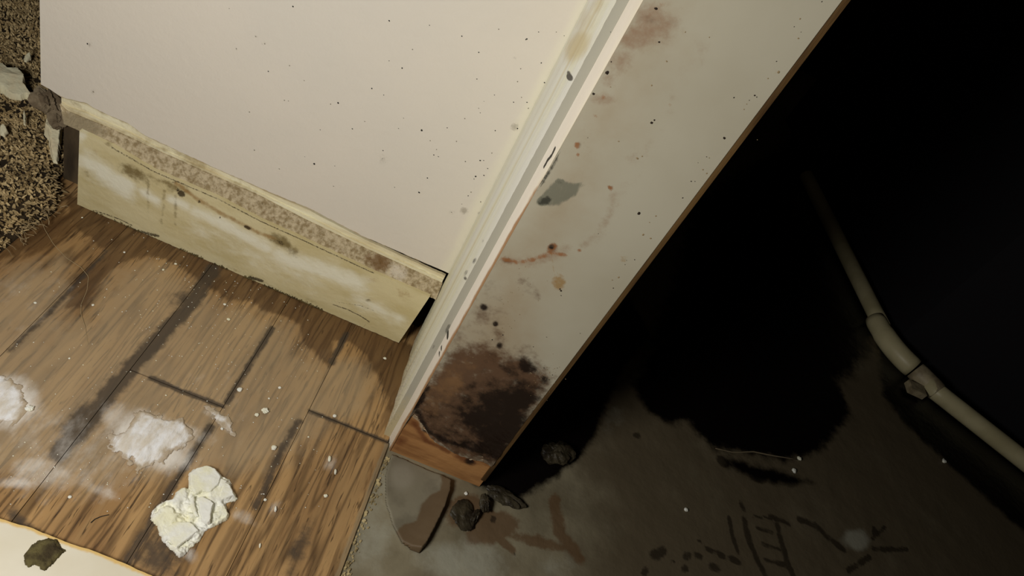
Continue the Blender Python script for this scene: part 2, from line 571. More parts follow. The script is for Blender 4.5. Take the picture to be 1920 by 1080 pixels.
for (xa, xb), js in zip(cols, joints):
    ys = [0.17] + js + [1.055]
    for ya, yb in zip(ys[:-1], ys[1:]):
        x0, x1 = xa * S + 0.0003, xb * S - 0.0003
        y0, y1 = ya * S + 0.0006, yb * S - 0.0006
        if xb > 0 and ya > 0.6: x1 = 0.0645
        nx = max(2, int((x1 - x0) / 0.003)) if xb > -0.7 else 6
        ny = max(2, int((y1 - y0) / 0.003)) if xb > -0.7 else 10
        dz = random.uniform(-0.0003, 0.0003)
        tp = np.array([[x, y1, dz] for x in np.linspace(x0, x1, nx)])
        bt = np.array([[x, y0, dz] for x in np.linspace(x0, x1, nx)])
        # softened arrises: drop the outermost rows and columns a little
        o = ruled('plank', tp, bt, ny, (0, 0, -0.0026), m_plank, vinyl, plank_layers, kk=(0, 1))
        for v in o.data.vertices:
            if v.co.z > dz - 0.001 and (abs(v.co.x - x0) < 1e-5 or abs(v.co.x - x1) < 1e-5 or abs(v.co.y - y0) < 1e-5 or abs(v.co.y - y1) < 1e-5):
                v.co.z -= 0.0004

# ---- back wall
LA = [(75, 158), (93, 167), (115, 182), (142, 189), (162, 193), (184, 207), (240, 231), (273, 255), (389, 309), (500, 358), (580, 391), (678, 442), (838, 511)]
LB = [(112, 197), (124, 209), (155, 222), (200, 240), (240, 258), (295, 284), (384, 324), (487, 369), (567, 411), (678, 464), (829, 533)]
LC = [(120, 234), (153, 247), (209, 273), (287, 318), (411, 371), (487, 411), (567, 447), (700, 510), (798, 553), (818, 562)]


def wall_layers(U):
    P = WALL
    y1 = stroke(P, U, [(75, 160), (115, 184), (184, 209), (273, 257), (389, 311), (500, 360), (580, 393), (678, 444), (838, 513)], 2.6, 1.0)
    y2 = stroke(P, U, [(1111, 0), (1005, 200), (835, 520)], 22, 0.8) + stroke(P, U, [(73, 0), (78, 155)], 3, 0.5)
    grime = mx(blob(P, U, 870, 395, 8, 7, 0, 0.9), blob(P, U, 900, 400, 6, 5, 0, 0.7), blob(P, U, 965, 238, 9, 8, 0, 0.8), blob(P, U, 718, 300, 10, 14, 0, 0.5),
               blob(P, U, 966, 108, 6, 5, 0, 0.5), blob(P, U, 168, 84, 5, 6, 0, 0.7), blob(P, U, 175, 172, 5, 7, 0, 0.6), blob(P, U, 495, 82, 8, 3, -20, 0.6),
               blob(P, U, 480, 68, 4, 4, 0, 0.6), blob(P, U, 443, 92, 4, 4, 0, 0.6), blob(P, U, 441, 48, 4, 4, 0, 0.4), blob(P, U, 848, 398, 9, 6, 0, 0.5))
    return dict(yellow=y1, cream=y2, grime=grime)


m_wall = material('cream_wall_paint', A(190, 183, 170), A(186, 180, 168), 5, rough=0.5, bump=0.22, bump_scale=330, bump_dist=0.0006,
                  bump2=(110, 0.4, 0.0012), spec=0.3,
                  layers=[dict(a='cream', c=A(206, 200, 176), ns=60, st=(1, 1, 0.2), na=0.5, lo=0.2, hi=0.9, amt=0.5),
                          dict(a='yellow', c=A(140, 116, 62), ns=150, na=0.9, lo=0.35, hi=0.75, amt=0.8),
                          dict(a='grime', c=A(120, 112, 96), ns=400, na=1.0, lo=0.3, hi=0.9, amt=0.6)])
nA = 230
la = WALL.line([(75, 158)] + LA[1:])
la = resample(la, nA)
la[:, 1] += (fbm(la[:, 0] * 160, la[:, 0] * 0, 3) - 0.5) * 0.0015
la[0, 0] = -0.6205 * S
bot = WALL.lift(la)
tx = np.linspace(-0.6205 * S, 0.068 * S, nA)
bot[:, 0] = tx
bot[:, 2] = np.interp(tx, la[:, 0], la[:, 1])
top = np.stack([tx, np.full(nA, WALL.val * S), np.full(nA, 1.05)], 1)
wall = ruled('wall_back', top, bot, 330, (0, 0.010, 0), m_wall, layers=wall_layers, smooth=False)
tag(wall, 'cream textured wall dotted with small mould specks', kind='structure')
m_core = material('drywall_back', A(120, 108, 90), rough=0.9)
box('wall_core', -0.6205 * S, 0.068 * S, WALL.val * S + 0.0105, WALL.val * S + 0.11, 0.175, 1.05, m_core, wall)

m_speck = material('dark_mould', A(34, 32, 28), rough=0.9, bump=0)
m_speck2 = material('grey_mould', A(118, 112, 96), rough=0.9, bump=0)
sp = [(403, 33, 2.2), (890, 105, 2), (1094, 128, 1.2), (1258, 183, 1.5), (1583, 200, 1.6), (1344, 265, 1.5), (890, 308, 1), (956, 345, 1.9),
      (278, 361, 1.6), (1334, 400, 1.3), (803, 448, 1.7), (863, 481, 1.1), (1423, 481, 1.3), (632, 521, 2.2), (1370, 513, .9), (1520, 517, 1.6), (1588, 518, 1.8),
      (1351, 571, 1.1), (704, 652, 1.7), (541, 657, 1.1), (938, 650, 1), (1055, 660, 2.3), (1184, 647, 1.4), (1427, 661, 1.4), (859, 762, 1.4), (856, 803, 1),
      (1116, 784, 1.5), (1140, 793, 1.6), (1276, 818, 1.6), (1351, 812, 2), (1369, 812, 1.1), (1389, 853, 1.5), (511, 829, 2.2), (615, 840, 1), (463, 793, .9),
      (1328, 893, 2), (1370, 888, 1.6), (1320, 906, 1.2), (1084, 901, 1.5), (1042, 974, 2.2), (918, 948, 1.2), (1290, 991, 1.4), (1258, 1033, 1), (1540, 650, 1.5)]
sp = [(400 + x / 2.7, y / 2.7, r * 0.95) for x, y, r in sp] + [(1021, 155, 1.6), (1037, 152, 1.2), (1015, 118, 1.6), (1010, 60, 1.3), (988, 73, 1.8), (164, 82, 1.6), (1058, 67, 1)]
specks('mould_speck', sp, WALL, 0.0001, m_speck, wall)
sp2 = [(215, 185), (117, 247), (260, 222), (386, 332), (594, 527), (380, 511), (1560, 493), (1595, 548), (1273, 600), (767, 615), (1098, 712), (1231, 716), (334, 855),
       (609, 943), (1206, 1075), (1445, 148), (1008, 250), (460, 408), (183, 567), (360, 508), (1556, 348), (1540, 413), (963, 598), (208, 760), (1343, 548), (1410, 775), (1130, 757), (1305, 972), (1353, 1022)]
specks('mould_speck', [(400 + x / 2.7, y / 2.7, 1.4) for x, y in sp2] + [(1043, 60, 1.2), (175, 172, 1.8), (430, 16, 1)], WALL, 0.0001, m_speck2, wall, 9)

# torn paper ledges under the paint, then the raw gypsum band
m_paper = material('torn_cream_paper', A(206, 198, 170), A(184, 172, 138), 30, (0.4, 1, 3), rough=0.8, bump=0.5, bump_scale=200, bump_dist=0.0008,
                   layers=[dict(a='grime', c=A(138, 122, 84), ns=90, na=1, lo=0.4, hi=0.9, amt=0.7)])
W2 = Plane(1, 0.9275)
W3 = Plane(1, 0.925)
nP = 260


def lerp_line(P, a, b, t, n):
    la_, lb_ = resample(P.line(a), n), resample(P.line(b), n)
    xs = np.linspace(max(la_[0, 0], lb_[0, 0]), min(la_[-1, 0], lb_[-1, 0]), n)
    za, zb = np.interp(xs, la_[:, 0], la_[:, 1]), np.interp(xs, lb_[:, 0], lb_[:, 1])
    tt = t if np.isscalar(t) else np.interp(np.linspace(0, 1, n), np.linspace(0, 1, len(t)), t)
    return np.stack([xs, za * (1 - tt) + zb * tt], 1)


def paper_layers(U):
    g = 0.75 * fbm(U[:, 0] * 40, U[:, 1] * 200, 2.0) * (U[:, 0] < -0.2) + 0.3 * fbm(U[:, 0] * 90, U[:, 1] * 90, 6)
    return dict(grime=np.clip(g, 0, 1))


def strip(name, P, t0, t1, back, seed):
    a, b = lerp_line(P, LA[2:], LB, t0, nP), lerp_line(P, LA[2:], LB, t1, nP)
    a[:, 1] += (fbm(a[:, 0] * 120, a[:, 0] * 0, seed) - 0.5) * 0.0012
    b[:, 1] += (fbm(b[:, 0] * 150, b[:, 0] * 0, seed + 1) - 0.5) * 0.0022
    return ruled(name, P.lift(a), P.lift(b), 6, (0, back, 0), m_paper, wall, paper_layers, rough=0.0003, rs=500)


strip('torn_paper', Plane(1, 0.9305), [0.04, 0.03, 0.04, 0.12, 0.2, 0.3], [0.62, 0.6, 0.62, 0.6, 0.62, 0.62], 0.004, 11)
strip('torn_paper', Plane(1, 0.928), [0.6, 0.6, 0.62, 0.62, 0.68, 0.7], [1.02, 1.0, 1.0, 1.0, 1.0, 1.0], 0.005, 17)


def gyp_layers(U):
    P = Plane(1, 0.918)
    br = mx(blob(P, U, 712, 494, 22, 12, 20, 0.95), blob(P, U, 690, 486, 14, 8, 20, 0.7), blob(P, U, 280, 285, 60, 10, 26, 0.4), blob(P, U, 500, 400, 40, 12, 26, 0.4))
    wh = mx(blob(P, U, 745, 512, 24, 12, 25, 0.8), blob(P, U, 640, 470, 30, 8, 26, 0.4))
    sm = blob(P, U, 150, 235, 50, 12, 24, 1.0)
    pit = 0.55 * fbm(U[:, 0] * 300, U[:, 1] * 300, 8)
    return dict(brown=br, white=wh, dusty=sm, pit=pit)


m_gyp = material('raw_gypsum', A(172, 158, 130), A(126, 110, 80), 180, rough=0.95, bump=0.9, bump_scale=330, bump_dist=0.003,
                 layers=[dict(a='pit', c=A(70, 58, 38), ns=300, na=2.2, lo=0.5, hi=1.0, amt=0.75),
                         dict(a='dusty', c=A(128, 116, 92), ns=60, na=0.5, lo=0.3, hi=0.8, amt=0.9),
                         dict(a='brown', c=A(96, 68, 36), ns=160, na=0.8, lo=0.35, hi=0.8, amt=0.8),
                         dict(a='white', c=A(186, 176, 158), ns=200, na=1.1, lo=0.35, hi=0.8, amt=0.8)])
PB, PC = Plane(1, 0.9265), Plane(1, 0.9115)
gb = resample(PB.line(LB), nP)
gc = resample(PC.line([(120, 231)] + [(x, y - 1) for x, y in LC[1:]]), nP)
gb[:, 1] += 0.0015
gc[:, 1] -= 0.001
ruled('gypsum_edge', PB.lift(gb), PC.lift(gc), 22, (0, 0.006, -0.001), m_gyp, wall, gyp_layers, rough=0.0009, rs=240)
lump('crumbled_gypsum', at(88, 188, 1, 0.945), (0.014, 0.010, 0.013), material('grey_crumb', A(112, 100, 80), A(80, 68, 52), 60, rough=0.95, bump=0.6), wall, 5, 4, 0.75, 0.4, 3.4)
lump('crumbled_gypsum', at(110, 222, 1, 0.950), (0.010, 0.008, 0.012), bpy.data.materials['grey_crumb'], wall, 8, 4, 0.75, 0.2, 3.4)

# dark framing inside the void under the wall
m_stud = material('dark_framing', A(74, 62, 44), A(40, 32, 22), 25, (1, 1, 0.3), rough=0.9, bump=0.4)
xs_ = float(at(119, 300, 1, 0.952)[0])
st = box('trim_1', xs_, xs_ + 0.04, 0.952 * S, 0.952 * S + 0.085, 0.0, 0.174, m_stud)
tag(st, 'dark timber stud in the gap under the wall', kind='structure')
sl = box('trim_2', xs_ + 0.0405, 0.0485, 0.965 * S, 0.965 * S + 0.07, 0.0, 0.035, material('black_sole_plate', A(20, 16, 12), rough=0.9))
tag(sl, 'blackened sole plate in the gap behind the baseboard', kind='structure')

# ---- baseboard
BT = [(149, 245), (209, 273), (287, 318), (411, 371), (487, 411), (567, 447), (700, 510), (806, 556)]
BB = [(145, 378), (180, 392), (205, 406), (240, 425), (300, 452), (380, 490), (440, 517), (500, 547), (560, 575), (640, 606), (700, 632), (744, 650)]


def bb_layers(U):
    P = BASE
    T = lambda L: [(100 + x / 2.25, 180 + y / 2.25) for x, y in L]
    C = lambda x, y: (100 + x / 2.25, 180 + y / 2.25)
    olive = mx(blob(P, U, *C(340, 325), 30, 11, 28, 1.0), blob(P, U, *C(500, 380), 22, 8, 30, 0.8), blob(P, U, *C(960, 615), 26, 10, 30, 1.1),
               blob(P, U, *C(1010, 650), 14, 8, 30, 0.9), stroke(P, U, T([(290, 300), (420, 350), (560, 400)]), 8, 0.6),
               stroke(P, U, T([(400, 350), (400, 490)]), 3, 0.55), stroke(P, U, T([(470, 400), (455, 540)]), 3, 0.5), stroke(P, U, T([(515, 420), (515, 540)]), 3, 0.5),
               blob(P, U, *C(230, 205), 8, 4, 30, 0.6), blob(P, U, *C(1080, 860), 14, 4, 20, 0.5), blob(P, U, *C(1330, 860), 8, 4, 0, 0.5),
               stroke(P, U, T([(740, 720), (900, 790), (960, 830)]), 4, 0.4), blob(P, U, *C(140, 340), 8, 14, 0, 0.35))
    brown = mx(stroke(P, U, T([(520, 370), (600, 430), (700, 490), (760, 520), (850, 570), (930, 600)]), 6, 0.95), blob(P, U, *C(175, 240), 10, 6, 40, 0.55),
               stroke(P, U, T([(540, 410), (640, 440)]), 9, 0.5), blob(P, U, *C(1350, 780), 24, 10, 22, 0.5), blob(P, U, *C(1480, 835), 22, 10, 22, 0.6),
               blob(P, U, *C(1430, 920), 16, 5, 20, 0.35), stroke(P, U, T([(1180, 930), (1330, 990)]), 4, 0.35), stroke(P, U, T([(600, 640), (760, 735)]), 4, 0.3))
    dark = mx(blob(P, U, *C(540, 412), 8, 6, 30, 1.0), blob(P, U, *C(525, 395), 4, 3, 0, 0.8), blob(P, U, *C(615, 446), 3, 3, 0, 0.9), blob(P, U, *C(703, 512), 2, 2, 0, 0.9),
              blob(P, U, *C(820, 555), 9, 4, 25, 0.9), blob(P, U, *C(510, 365), 6, 3, 0, 0.6), blob(P, U, *C(960, 618), 12, 5, 30, 0.6),
              stroke(P, U, T([(180, 485), (280, 520), (330, 545)]), 2.2, 0.7), stroke(P, U, T([(360, 572), (440, 590)]), 4, 0.8), stroke(P, U, T([(830, 765), (880, 780)]), 4, 0.9),
              stroke(P, U, T([(690, 720), (820, 780), (940, 830)]), 2.5, 0.6), stroke(P, U, T([(1180, 880), (1240, 900), (1290, 925), (1330, 950)]), 1.6, 0.8),
              stroke(P, U, T([(1200, 870), (1300, 885), (1350, 905)]), 1.5, 0.6), stroke(P, U, T([(1340, 945), (1290, 990)]), 1.2, 0.6),
              blob(P, U, *C(1330, 860), 3, 2, 0, 0.7), stroke(P, U, [(209, 276), (287, 321), (411, 374), (487, 414), (567, 450), (700, 512)], 1.6, 0.8))
    white = mx(stroke(P, U, T([(150, 280), (230, 340), (300, 385)]), 20, 0.8, 1.6), blob(P, U, *C(280, 365), 34, 14, 28, 0.9), stroke(P, U, T([(380, 410), (430, 440)]), 10, 0.8, 1.6), stroke(P, U, T([(500, 440), (560, 465)]), 10, 0.8, 1.6),
               stroke(P, U, T([(600, 490), (740, 550), (900, 640)]), 13, 0.75, 1.6), blob(P, U, *C(720, 545), 36, 12, 28, 0.7), stroke(P, U, T([(960, 680), (1150, 740), (1280, 790)]), 20, 0.75, 1.6),
               blob(P, U, *C(120, 170), 10, 12, 0, 0.6), stroke(P, U, T([(1290, 860), (1450, 940)]), 18, 0.55, 1.6), stroke(P, U, T([(600, 560), (900, 690), (1100, 780)]), 26, 0.38, 1.6))
    return dict(white=white, olive=olive, brown=brown, dark=dark)


m_bb = material('yellowed_baseboard_paint', A(180, 170, 134, 1.6), A(168, 156, 116, 1.6), 14, (1, 1, 2.5), rough=0.45, bump=0.2, bump_scale=150, bump_dist=0.0008, spec=0.35,
                layers=[dict(a='white', c=A(200, 195, 176, 1.6), ns=45, st=(1, 1, 2), na=0.9, lo=0.1, hi=0.8, amt=0.95),
                        dict(a='olive', c=A(92, 76, 38), ns=110, na=1.7, lo=0.2, hi=1.05, amt=0.85),
                        dict(a='brown', c=A(130, 98, 52), ns=120, na=1.3, lo=0.35, hi=1.1, amt=0.75),
                        dict(a='dark', c=A(44, 34, 20), ns=420, na=1.3, lo=0.4, hi=0.75, amt=0.9)])
bt = resample(BASE.line(BT), 330)
bb = resample(BASE.line(BB), 330)
bb[:, 1] = np.maximum(bb[:, 1], 0.0) * 0 + np.maximum((fbm(bb[:, 0] * 260, bb[:, 0] * 0, 4) - 0.5) * 0.0022, 0) + 0.0003
base = ruled('baseboard_back', BASE.lift(bt), BASE.lift(bb), 75, (0, 0.0125, 0), m_bb, layers=bb_layers, rough=0.0002, rs=300)
tag(base, 'yellowed mould-stained baseboard under the cream wall', kind='structure')
# fuzz of mould along the foot of the board
V, F = [], []
random.seed(11)
for i in range(900):
    k = random.random() ** 0.8
    x = bb[0, 0] + k * 0.75 * (bb[-1, 0] - bb[0, 0])
    if float(fbm(np.array(x * 60), np.array(0.0), 9)) < 0.42: continue
    z = random.uniform(0.0002, 0.004) * random.random()
    y = BASE.val * S - random.uniform(0.0, 0.0012)
    r = random.uniform(0.0004, 0.001)
    n0 = len(V)
    for dx, dy, dz in ((-r, 0, 0), (r, 0, 0), (0, -r, 0), (0, 0.3 * r, 1.3 * r), (0, 0, -r)):
        V.append((x + dx, y + dy, max(0.0003, z + dz)))
    F += [(n0, n0 + 2, n0 + 3), (n0 + 2, n0 + 1, n0 + 3), (n0, n0 + 4, n0 + 2), (n0 + 1, n0 + 2, n0 + 4)]
fz = link('mould_fringe', V, F, material('olive_fuzz', A(92, 78, 44), A(48, 40, 24), 90, rough=1.0, bump=0), base)
fz['kind'] = 'stuff'

# ================================================================== DOOR JAMB
jamb = tag(empty('door_jamb'), 'tall off-white door jamb board with heavy black and brown mould at its foot', 'door jamb')
ZB, ZT = CONC_Z + 0.0004, 0.98


def face_layers(U):
    P = JAMB
    Q = lambda x, y: (700 + x / 3, 560 + y / 3)             # 3x study crop of the foot
    T = lambda L: [Q(*p) for p in L]
    dark = mx(blob(P, U, *Q(800, 580), 46, 24, -25, 1.15), blob(P, U, *Q(630, 680), 58, 24, 10, 1.1), blob(P, U, *Q(700, 760), 52, 26, 15, 1.2), blob(P, U, *Q(880, 560), 16, 18, 0, 0.9),
              blob(P, U, *Q(850, 375), 18, 16, 20, 0.95), blob(P, U, *Q(770, 400), 26, 16, 20, 0.75), blob(P, U, *Q(900, 400), 10, 8, 40, 0.8),
              stroke(P, U, T([(225, 610), (262, 570), (300, 500)]), 7, 1.1), stroke(P, U, T([(250, 640), (300, 740), (400, 790), (520, 830), (640, 860)]), 8, 0.95),
              blob(P, U, *Q(560, 485), 10, 10, 0, 0.7), blob(P, U, *Q(620, 50), 7, 6, 0, 1.1), blob(P, U, *Q(688, 143), 5, 5, 0, 1.0), blob(P, U, *Q(710, 262), 7, 6, 0, 0.9),
              blob(P, U, *Q(655, 350), 16, 22, 20, 0.45), blob(P, U, *Q(960, 460), 10, 8, 0, 0.7), blob(P, U, *Q(980, 590), 10, 26, 35, 0.2),
              blob(P, U, *Q(560, 560), 60, 34, -20, 0.55), blob(P, U, *Q(830, 480), 40, 20, 0, 0.6),
              blob(P, U, *Q(640, 830), 55, 12, 12, 0.95), blob(P, U, *Q(780, 700), 34, 34, 0, 1.1), blob(P, U, *Q(700, 840), 34, 22, 0, 1.1), blob(P, U, *Q(720, 600), 60, 46, 0, 0.95), blob(P, U, *Q(420, 740), 50, 14, 25, 0.6), blob(P, U, *Q(530, 620), 34, 28, 0, 0.7), blob(P, U, *Q(380, 690), 36, 14, 30, 0.55), blob(P, U, *Q(620, 470), 30, 22, 0, 0.4))
    brown = mx(area(P, U, T([(300, 430), (370, 330), (480, 270), (600, 260), (720, 270), (760, 320), (850, 300), (940, 400), (1000, 450), (975, 520), (920, 620), (860, 720), (790, 800), (760, 960), (500, 900), (300, 800), (190, 660), (220, 580)]), 0.016, 1.0),
               blob(P, U, *Q(620, 90), 20, 22, 0, 0.5), blob(P, U, *Q(700, 200), 12, 30, -15, 0.45), blob(P, U, *Q(440, 230), 34, 34, -40, 0.42),
               blob(P, U, 985, 535, 22, 14, 60, 0.42), blob(P, U, 1003, 545, 8, 20, -25, 0.35), blob(P, U, 925, 545, 22, 24, -50, 0.30), blob(P, U, 905, 600, 40, 40, 0, 0.35),
               blob(P, U, 1035, 465, 9, 8, 0, 0.9), blob(P, U, 1085, 272, 6, 7, 0, 0.5), blob(P, U, 1144, 352, 4.5, 4, 0, 0.6),
               blob(P, U, 955, 490, 12, 5, 15, 0.7), stroke(P, U, [(1200, 30), (1240, 45), (1262, 40)], 8, 0.25))
    rust = mx(stroke(P, U, [(945, 485), (968, 493), (1000, 487), (1030, 475), (1060, 478)], 5.5, 0.85), blob(P, U, 963, 491, 14, 6, 15, 0.9), blob(P, U, 1034, 464, 11, 9, 0, 0.9),
              blob(P, U, 1082, 272, 5, 7, 0, 0.95), blob(P, U, 1084, 290, 4, 4, 0, 0.9), blob(P, U, 1144, 352, 5, 4, 30, 0.95), blob(P, U, 1116, 218, 6, 5, 0, 0.8), blob(P, U, 1102, 258, 5, 4, 0, 0.4),
              blob(P, U, 1045, 530, 10, 14, 0, 0.35), blob(P, U, 1086, 469, 5, 4, 0, 0.8), blob(P, U, 1124, 423, 3, 3, 0, 0.6), blob(P, U, 1118, 437, 3, 3, 0, 0.6), blob(P, U, 1256, 197, 4, 4, 0, 0.75),
              blob(P, U, 1195, 295, 6, 5, 0, 0.35), blob(P, U, 1130, 182, 12, 6, 20, 0.6), blob(P, U, 1143, 188, 8, 5, 0, 0.6), blob(P, U, 1234, 8, 14, 5, 0, 0.5), blob(P, U, 1233, 402, 4, 2, 0, 0.6), blob(P, U, 1058, 500, 3, 3, 0, 0.4))
    orange = mx(blob(P, U, *Q(420, 500), 40, 30, -40, 0.85), blob(P, U, *Q(480, 400), 34, 22, -10, 0.55), blob(P, U, *Q(330, 600), 20, 20, 0, 0.7), blob(P, U, *Q(760, 740), 24, 30, 30, 0.5),
                stroke(P, U, [(1078, 245), (1000, 370), (900, 548), (840, 650)], 5, 0.28))
    pink = mx(blob(P, U, 1225, 45, 45, 40, 0, 0.85), blob(P, U, 1190, 70, 30, 34, 30, 0.8), blob(P, U, 1165, 110, 28, 30, 0, 0.6), blob(P, U, 1140, 150, 22, 18, 0, 0.5), blob(P, U, 1130, 185, 26, 12, 10, 0.7),
              0.7 * stroke(P, U, [(1330, 70), (1290, 130), (1240, 230), (1200, 300), (1160, 370), (1130, 430), (1090, 465), (1040, 485)], 15, 0.42),
              stroke(P, U, [(1150, 365), (1145, 400), (1120, 440), (1090, 462)], 10, 0.45), stroke(P, U, [(940, 490), (1000, 490), (1060, 470)], 14, 0.6),
              blob(P, U, 1100, 260, 20, 30, 0, 0.3), blob(P, U, 1190, 300, 22, 22, 0, 0.4))
    grey = mx(area(P, U, [(1008, 384), (1016, 362), (1030, 345), (1046, 335), (1058, 338), (1075, 341), (1093, 341), (1098, 347), (1088, 355), (1082, 368), (1062, 378), (1050, 386), (1030, 388)], 0.003, 0.72),
              blob(P, U, 1020, 376, 13, 9, -20, 1.25), blob(P, U, 1050, 340, 10, 5, 0, 0.95))
    blk = mx(blob(P, U, 1021, 377, 14, 9, -20, 0.9), blob(P, U, 1048, 342, 10, 5, 0, 0.6), blob(P, U, 1034, 463, 7, 6, 0, 0.9), stroke(P, U, [(1048, 285), (1040, 305), (1022, 335), (1012, 350)], 4, 0.75))
    och = mx(blob(P, U, 1048, 530, 13, 15, 0, 0.95), stroke(P, U, [(1034, 475), (1037, 500), (1041, 520)], 1.8, 0.6), blob(P, U, 1170, 486, 10, 8, 0, 0.6), blob(P, U, 1150, 515, 14, 8, -40, 0.3),
             blob(P, U, 1205, 442, 8, 6, 0, 0.35), blob(P, U, 1233, 403, 5, 3, 0, 0.4), blob(P, U, 1455, 135, 5, 6, 20, 0.5), blob(P, U, 1405, 190, 10, 10, 0, 0.3), blob(P, U, 1320, 320, 10, 12, 0, 0.25),
             blob(P, U, 1250, 430, 60, 60, 0, 0.12), blob(P, U, 1496, 70, 8, 5, 0, 0.3))
    tan = mx(area(P, U, [(1206, 0), (1300, 0), (1250, 110), (1150, 300), (1010, 560), (1000, 640), (880, 640), (900, 548), (1073, 240)], 0.035, 0.35),
             area(P, U, [(850, 640), (900, 560), (960, 500), (1000, 560), (1000, 650), (930, 690)], 0.03, 0.55))
    return dict(tan=tan, pink=pink, brown=brown, orange=orange, rust=rust, ochre=och, grey=grey, dark=dark, blk=blk)


STAINS = [dict(a='tan', c=A(150, 132, 104, 1.15), ns=30, na=0.5, lo=0.0, hi=0.6, amt=0.75),
          dict(a='pink', c=A(136, 106, 80, 1.1), ns=130, na=1.2, lo=0.2, hi=1.1, amt=0.8),
          dict(a='brown', c=A(80, 55, 36, 1.35), ns=75, na=1.6, lo=0.15, hi=0.95, amt=0.95),
          dict(a='orange', c=A(124, 92, 58), ns=60, na=1.8, lo=0.3, hi=1.1, amt=0.5),
          dict(a='rust', c=A(122, 80, 46), ns=150, na=1.7, lo=0.4, hi=0.95, amt=0.85),
          dict(a='ochre', c=A(126, 96, 48), ns=220, na=1.2, lo=0.35, hi=0.9, amt=0.75),
          dict(a='grey', c=A(92, 92, 78), ns=150, st=(2, 1, 0.7), na=0.6, lo=0.35, hi=0.7, amt=0.85),
          dict(a='dark', c=A(22, 13, 9), ns=90, na=1.5, lo=0.25, hi=0.95, amt=0.97),
          dict(a='blk', c=A(40, 40, 34), ns=300, na=0.8, lo=0.4, hi=0.8, amt=0.85)]
m_face = material('mouldy_white_laminate', A(168, 162, 142, 1.2), A(160, 153, 132, 1.2), 6, rough=0.42, bump=0.1, bump_scale=60, bump_dist=0.001, spec=0.35, layers=STAINS)
SK = [(757, 803), (768, 782), (776, 774), (786, 786), (795, 800), (806, 818), (822, 832), (845, 846), (868, 856), (890, 862), (912, 868), (924, 878), (931, 876)]
nJ = 82
sb_ = resample(JAMB.line(SK), nJ)
x0, x1 = 0.0945 * S, 0.2462 * S
xx = np.linspace(x0, x1, nJ)
zz = np.interp(xx, sb_[:, 0], sb_[:, 1]) + (fbm(xx * 260, xx * 0, 6) - 0.5) * 0.004
nz = 560
tz = np.linspace(0, 1, nz)
skin = ruled('face_panel', np.stack([xx, np.full(nJ, JAMB.val * S), np.full(nJ, ZT)], 1), np.stack([xx, np.full(nJ, JAMB.val * S), zz], 1), nz,
             (0, 0.0016, 0), m_face, jamb, face_layers, smooth=False)
# the sodden laminate has lifted: buckle its foot outward in ridges
for v in skin.data.vertices:
    z = v.co.z
    if z < 0.16 and v.co.y < JAMB.val * S + 0.001:
        zb = float(np.interp(v.co.x, xx, zz))
        k = max(0.0, 1 - (z - zb) / 0.085)
        r = float(fbm(np.array((v.co.x - z * 0.4) * 38), np.array((z + v.co.x * 0.45) * 110), 3, 3))
        v.co.y -= k * (abs(r - 0.5) * 0.010) * min(1.0, (z - zb) / 0.004 + 0.4)

m_core2 = material('orange_raw_wood', A(162, 118, 72, 1.25), A(130, 88, 50, 1.15), 26, (0.5, 1, 2.5), rough=0.65, bump=0.35, bump_scale=120, bump_dist=0.001,
                   layers=[dict(a='fibre', c=A(150, 134, 110), ns=160, st=(0.6, 1, 3), na=1.0, lo=0.35, hi=0.9, amt=0.85),
                           dict(a='brown', c=A(88, 48, 24), ns=80, na=0.8, lo=0.3, hi=0.95, amt=0.85),
                           dict(a='dark', c=A(22, 12, 8), ns=110, na=0.9, lo=0.35, hi=0.9, amt=0.95)])
CORE = Plane(1, 0.6945)


def core_layers(U):
    P = CORE
    Q = lambda x, y: (700 + x / 3, 560 + y / 3)
    T = lambda L: [Q(*p) for p in L]
    return dict(brown=mx(blob(P, U, *Q(160, 800), 16, 12, 0, 0.7), stroke(P, U, T([(230, 700), (300, 800), (420, 860)]), 8, 0.8), blob(P, U, *Q(520, 900), 30, 10, 20, 0.85), blob(P, U, *Q(640, 900), 30, 12, 10, 0.8),
                         blob(P, U, *Q(140, 840), 10, 8, 0, 0.5)),
                dark=mx(blob(P, U, *Q(540, 915), 12, 7, 20, 0.95), blob(P, U, *Q(640, 860), 40, 10, 10, 1.0), stroke(P, U, T([(290, 740), (420, 810), (600, 850)]), 6, 0.9), blob(P, U, *Q(240, 655), 12, 14, 0, 0.6),
                        blob(P, U, *Q(560, 1000), 8, 3, 0, 0.4)),
                fibre=mx(stroke(P, U, T([(215, 650), (265, 690), (280, 740)]), 5, 0.9), stroke(P, U, T([(330, 750), (480, 800), (620, 850), (700, 860)]), 5, 0.8), blob(P, U, *Q(630, 880), 22, 5, 10, 0.9)))


cx = np.linspace(0.0950 * S, 0.2510 * S, 70)
yc = np.full(70, CORE.val * S)
ruled('core_board', np.stack([cx, yc, np.full(70, ZT)], 1), np.stack([cx, yc, np.full(70, ZB)], 1), 420, (0, 0.018, 0), m_core2, jamb, core_layers, rough=0.0003, rs=120)
# fibres torn loose along the broken foot of the laminate
m_fib = material('grey_wood_fibre', A(152, 136, 112), A(90, 70, 48), 60, rough=0.9, bump=0.5)
rf = random.Random(5)


def fibre_ridge(pts, r0, seed):
    P3 = [Plane(1, 0.6935).P(*p) for p in pts]
    L3 = resample(np.array(P3), 26)
    rr = random.Random(seed)
    L3[:, 2] += [rr.uniform(-0.0007, 0.0007) for _ in L3]
    L3[:, 1] += [rr.uniform(-0.0006, 0.0006) for _ in L3]
    rad = [r0 * math.sin(math.pi * (i + 0.6) / 26.6) ** 0.5 * rr.uniform(0.6, 1.2) for i in range(26)]
    return tube('torn_fibre', L3, rad, m_fib, jamb, seg=6)


